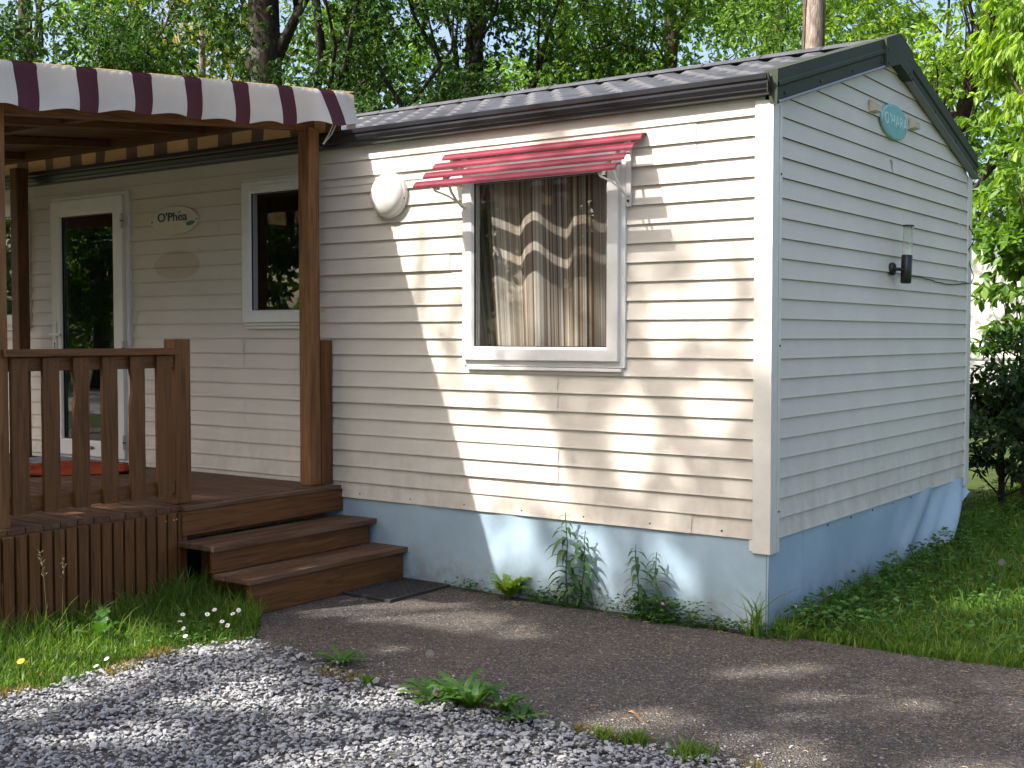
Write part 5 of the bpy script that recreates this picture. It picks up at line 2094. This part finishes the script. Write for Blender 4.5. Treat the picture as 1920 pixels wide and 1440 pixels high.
def tuft(x, y, n, h, seed, label, spread=0.03, name='grass_tuft', mat='grass', width=0.0035, group='grass tufts at the edge of the asphalt'):
    rng = np.random.default_rng(seed)
    p = np.stack([x + rng.normal(size=n) * spread, y + rng.normal(size=n) * spread, np.full(n, ground_z(x, y) + 0.002)], 1)
    v, f = blades(p, rng.uniform(0.45, 1.0, n) * h, rng, width, 1.0)
    return tag(np_mesh(name, v, f, M[mat], None), label, 'grass tuft', group)


tuft(0.29, -1.83, 120, 0.075, 11, 'short grass tuft in the gravel edge right of the dandelions', 0.03)
tuft(0.53, -1.84, 160, 0.075, 12, 'grass tuft in the gravel edge nearest the lower right corner', 0.035)
tuft(0.16, -1.86, 80, 0.06, 13, 'small grass tuft beside the fallen leaf at the gravel edge', 0.022)
tuft(-1.05, -1.82, 80, 0.05, 14, 'thin yellowish grass tuft between the two dandelion clumps', 0.025)
tuft(-0.03, -0.075, 26, 0.34, 15, 'tall grass tuft growing at the corner under the white trim', 0.025, width=0.004)
tuft(0.10, -0.03, 40, 0.17, 16, 'short grass tuft just right of the corner trim', 0.05)
tuft(-2.80, -1.38, 60, 0.30, 17, 'long grass growing out from under the steps', 0.06, width=0.003)
tuft(-2.15, -2.62, 60, 0.09, 18, 'fern-like grass tuft on the mossy border of the gravel', 0.05)


def stalk(x, y, h, lean, seed, label):
    rng = np.random.default_rng(seed)
    mb = MB()
    g = ground_z(x, y)
    path = [(x + lean[0] * t * t, y + lean[1] * t * t, g + h * (t - 0.12 * t * t)) for t in [i / 8 for i in range(9)]]
    mb.tube(path, [0.0022 - 0.00012 * i for i in range(9)], 5)
    for k in range(26):
        t = 0.70 + 0.30 * k / 25
        p = Vector((x + lean[0] * t * t, y + lean[1] * t * t, g + h * (t - 0.12 * t * t)))
        a = rng.uniform(0, 6.28)
        d = Vector((math.cos(a), math.sin(a), 0.9)).normalized() * rng.uniform(0.008, 0.026) * (1.25 - t * 0.6)
        mb.tube([p, p + d, p + d * 1.35], [0.0009, 0.0028, 0.0006], 4)
    tag(mb.build('grass_stalk', M['grass_dry'], fix=False), label, 'grass stalk', 'seeding grass stalks by the terrace skirt')


stalk(-2.78, -2.235, 0.52, (-0.02, -0.02), 1, 'seeding grass stalk standing upright before the skirt, left one of two')
stalk(-2.76, -2.165, 0.48, (0.02, 0.0), 2, 'seeding grass stalk with the fuller head before the skirt')


# ---- flowers
def flower(name, x, y, h, r, mats, label, cat, group, seed, lean=(0, 0), petals=14):
    rng = np.random.default_rng(seed)
    g = ground_z(x, y)
    root = thing(name, label, cat, (x, y, g), group)
    mb = MB()
    top = Vector((x + lean[0], y + lean[1], g + h))
    mb.tube([(x, y, g), (x + lean[0] * 0.3, y + lean[1] * 0.3, g + h * 0.6), top], 0.0015, 5)
    mb.build('stem', M['weed'], root, fix=False)
    tiltv = Vector((rng.normal() * 0.3 + 0.25, rng.normal() * 0.3 - 0.45, 1)).normalized()
    a = tiltv.cross(Vector((1, 0, 0))).normalized()
    b = tiltv.cross(a)
    mb = MB()
    for k in range(petals):
        t = 2 * math.pi * k / petals
        d = a * math.cos(t) + b * math.sin(t)
        s = a * -math.sin(t) + b * math.cos(t)
        w = r * 2.4 / petals
        p0 = top + d * r * 0.25
        p1 = top + d * r * 0.75 + tiltv * r * 0.12
        p2 = top + d * r + tiltv * r * 0.05
        mb.quadmesh([p0 - s * w * 0.6, p1 - s * w, p2 - s * w * 0.6, p2 + s * w * 0.6, p1 + s * w, p0 + s * w * 0.6], [(0, 1, 4, 5), (1, 2, 3, 4)])
    mb.build('petals', mats[0], root, fix=False)
    mb = MB()
    prof = [(r * 0.34, 0.0), (r * 0.30, r * 0.16), (r * 0.14, r * 0.24)]
    v = []
    for rr, hh in prof:
        for k in range(8):
            t = 2 * math.pi * k / 8
            v.append(top + tiltv * hh + (a * math.cos(t) + b * math.sin(t)) * rr)
    mb.quadmesh(v, [(i * 8 + k, i * 8 + (k + 1) % 8, i * 8 + 8 + (k + 1) % 8, i * 8 + 8 + k) for i in range(2) for k in range(8)] + [tuple(range(16, 24))], 0, True)
    mb.build('centre', mats[1], root, fix=False)
    return root


DAISY = [(-2.30, -1.60, 0.12, 'daisy topmost of the cluster near the steps'), (-2.32, -1.63, 0.10, 'daisy just below the topmost one of the cluster'), (-2.21, -1.52, 0.115, 'daisy at the upper right of the cluster'), (-2.225, -1.545, 0.10, 'daisy overlapping the upper right one'),
         (-2.40, -1.72, 0.105, 'daisy at the left of the cluster near the steps'), (-2.36, -1.77, 0.085, 'round open daisy below the left one in the cluster'), (-2.22, -1.62, 0.075, 'open daisy at the right of the cluster'), (-2.18, -1.62, 0.06, 'half-closed daisy low at the right of the cluster'),
         (-2.31, -1.79, 0.06, 'lowest daisy of the cluster above the clover'), (-2.21, -1.86, 0.05, 'daisy by itself on the brown moss below the cluster'), (-2.18, -2.33, 0.045, 'single daisy in the short grass halfway to the dandelion'), (-2.16, -2.40, 0.03, 'small daisy at the grass edge beside the gravel'),
         (-2.47, -1.18, 0.10, 'lone daisy in the grass under the lowest step')]
for i, (x, y, h, l) in enumerate(DAISY):
    flower('daisy', x, y, h, 0.0125, (M['petal'], M['yellow']), l, 'daisy', 'white daisies in the grass', 200 + i)
flower('dandelion_flower', -2.30, -2.68, 0.10, 0.017, (M['yellow'], M['yellow']), 'round yellow dandelion flower in the grass at the far left', 'flower', None, 230, (0.03, -0.02), 22)
flower('dandelion_flower', 0.72, 1.95, 0.15, 0.018, (M['orange'], M['yellow']), 'orange-yellow flower in the lawn next to the grey seed head', 'flower', None, 231, (0.03, 0.0), 20)
for i, (x, y, l) in enumerate(((0.055, 0.22, 'pink flower low beside the gable skirting, nearest the corner'), (0.10, 0.34, 'pink flower in the weeds a little right of the one nearest the corner'), (0.10, 0.60, 'pink flower in the weeds farthest along the gable skirting'), (-0.545, -0.10, 'pink flower among the weeds under the second pair of tall weeds'))):
    flower('clover_flower', x, y, 0.11, 0.011, (M['pink'], M['pink']), l, 'flower', 'small pink flowers in the weeds', 240 + i, (0, 0), 12)


def seed_head(x, y, h, lean, label, seed):
    rng = np.random.default_rng(seed)
    g = ground_z(x, y)
    root = thing('dandelion_clock', label, 'seed head', (x, y, g), 'dandelion seed heads')
    mb = MB()
    top = Vector((x + lean[0], y + lean[1], g + h))
    mb.tube([(x, y, g), Vector((x, y, g)).lerp(top, 0.5) + Vector((0, 0, 0.01)), top], 0.0018, 5)
    mb.build('stem', M['weed_light'], root, fix=False)
    mb = MB()
    for d in rand_unit(90, rng):
        d = Vector(d)
        p = top + d * 0.018
        mb.tube([top + d * 0.004, p], 0.0004, 3)
        s = d.orthogonal().normalized()
        t = d.cross(s)
        for k in range(5):
            a = k * 1.257
            mb.tube([p, p + (s * math.cos(a) + t * math.sin(a)) * 0.004 + d * 0.002], 0.0004, 3, cap=False)
    mb.build('seed_ball', M['fluff'], root, fix=False)


seed_head(0.40, 1.75, 0.13, (0.27, 0.10), 'grey dandelion seed head on a long leaning stem in the lawn', 1)
seed_head(-0.60, -1.87, 0.06, (0.0, -0.02), 'grey dandelion seed head in front of the largest dandelion clump', 2)
seed_head(-1.05, -1.42, 0.05, (0.02, 0.0), 'grey dandelion seed head alone on the asphalt edge', 3)


def dry_leaf(x, y, L, ang, label, seed):
    mb = MB()
    c, s = math.cos(ang), math.sin(ang)
    z = ground_z(x, y) + 0.016
    v = []
    for k in range(9):
        t = k / 8
        w = L * 0.22 * math.sin(math.pi * (0.05 + 0.93 * t)) * (1 + 0.25 * (k % 2))
        h = 0.022 * math.sin(t * 5 + seed)
        for sd in (-1, 0, 1):
            v.append((x + c * L * t - s * w * sd, y + s * L * t + c * w * sd, z + h + abs(sd) * 0.010))
    mb.quadmesh(v, [(3 * k + j, 3 * k + j + 1, 3 * k + j + 4, 3 * k + j + 3) for k in range(8) for j in (0, 1)], 0, True)
    mb.tube([(x - c * 0.03, y - s * 0.03, z), (x, y, z)], 0.0012, 4)
    tag(mb.build('fallen_leaf', M['dead_leaf'], fix=False), label, 'leaf', 'dry brown fallen leaves')


dry_leaf(0.14, -1.62, 0.085, 0.4, 'curled brown leaf lying on the asphalt near the gravel', 1)
dry_leaf(-2.28, -2.66, 0.06, 1.1, 'pale brown leaf caught in the grass beside the yellow dandelion', 2)
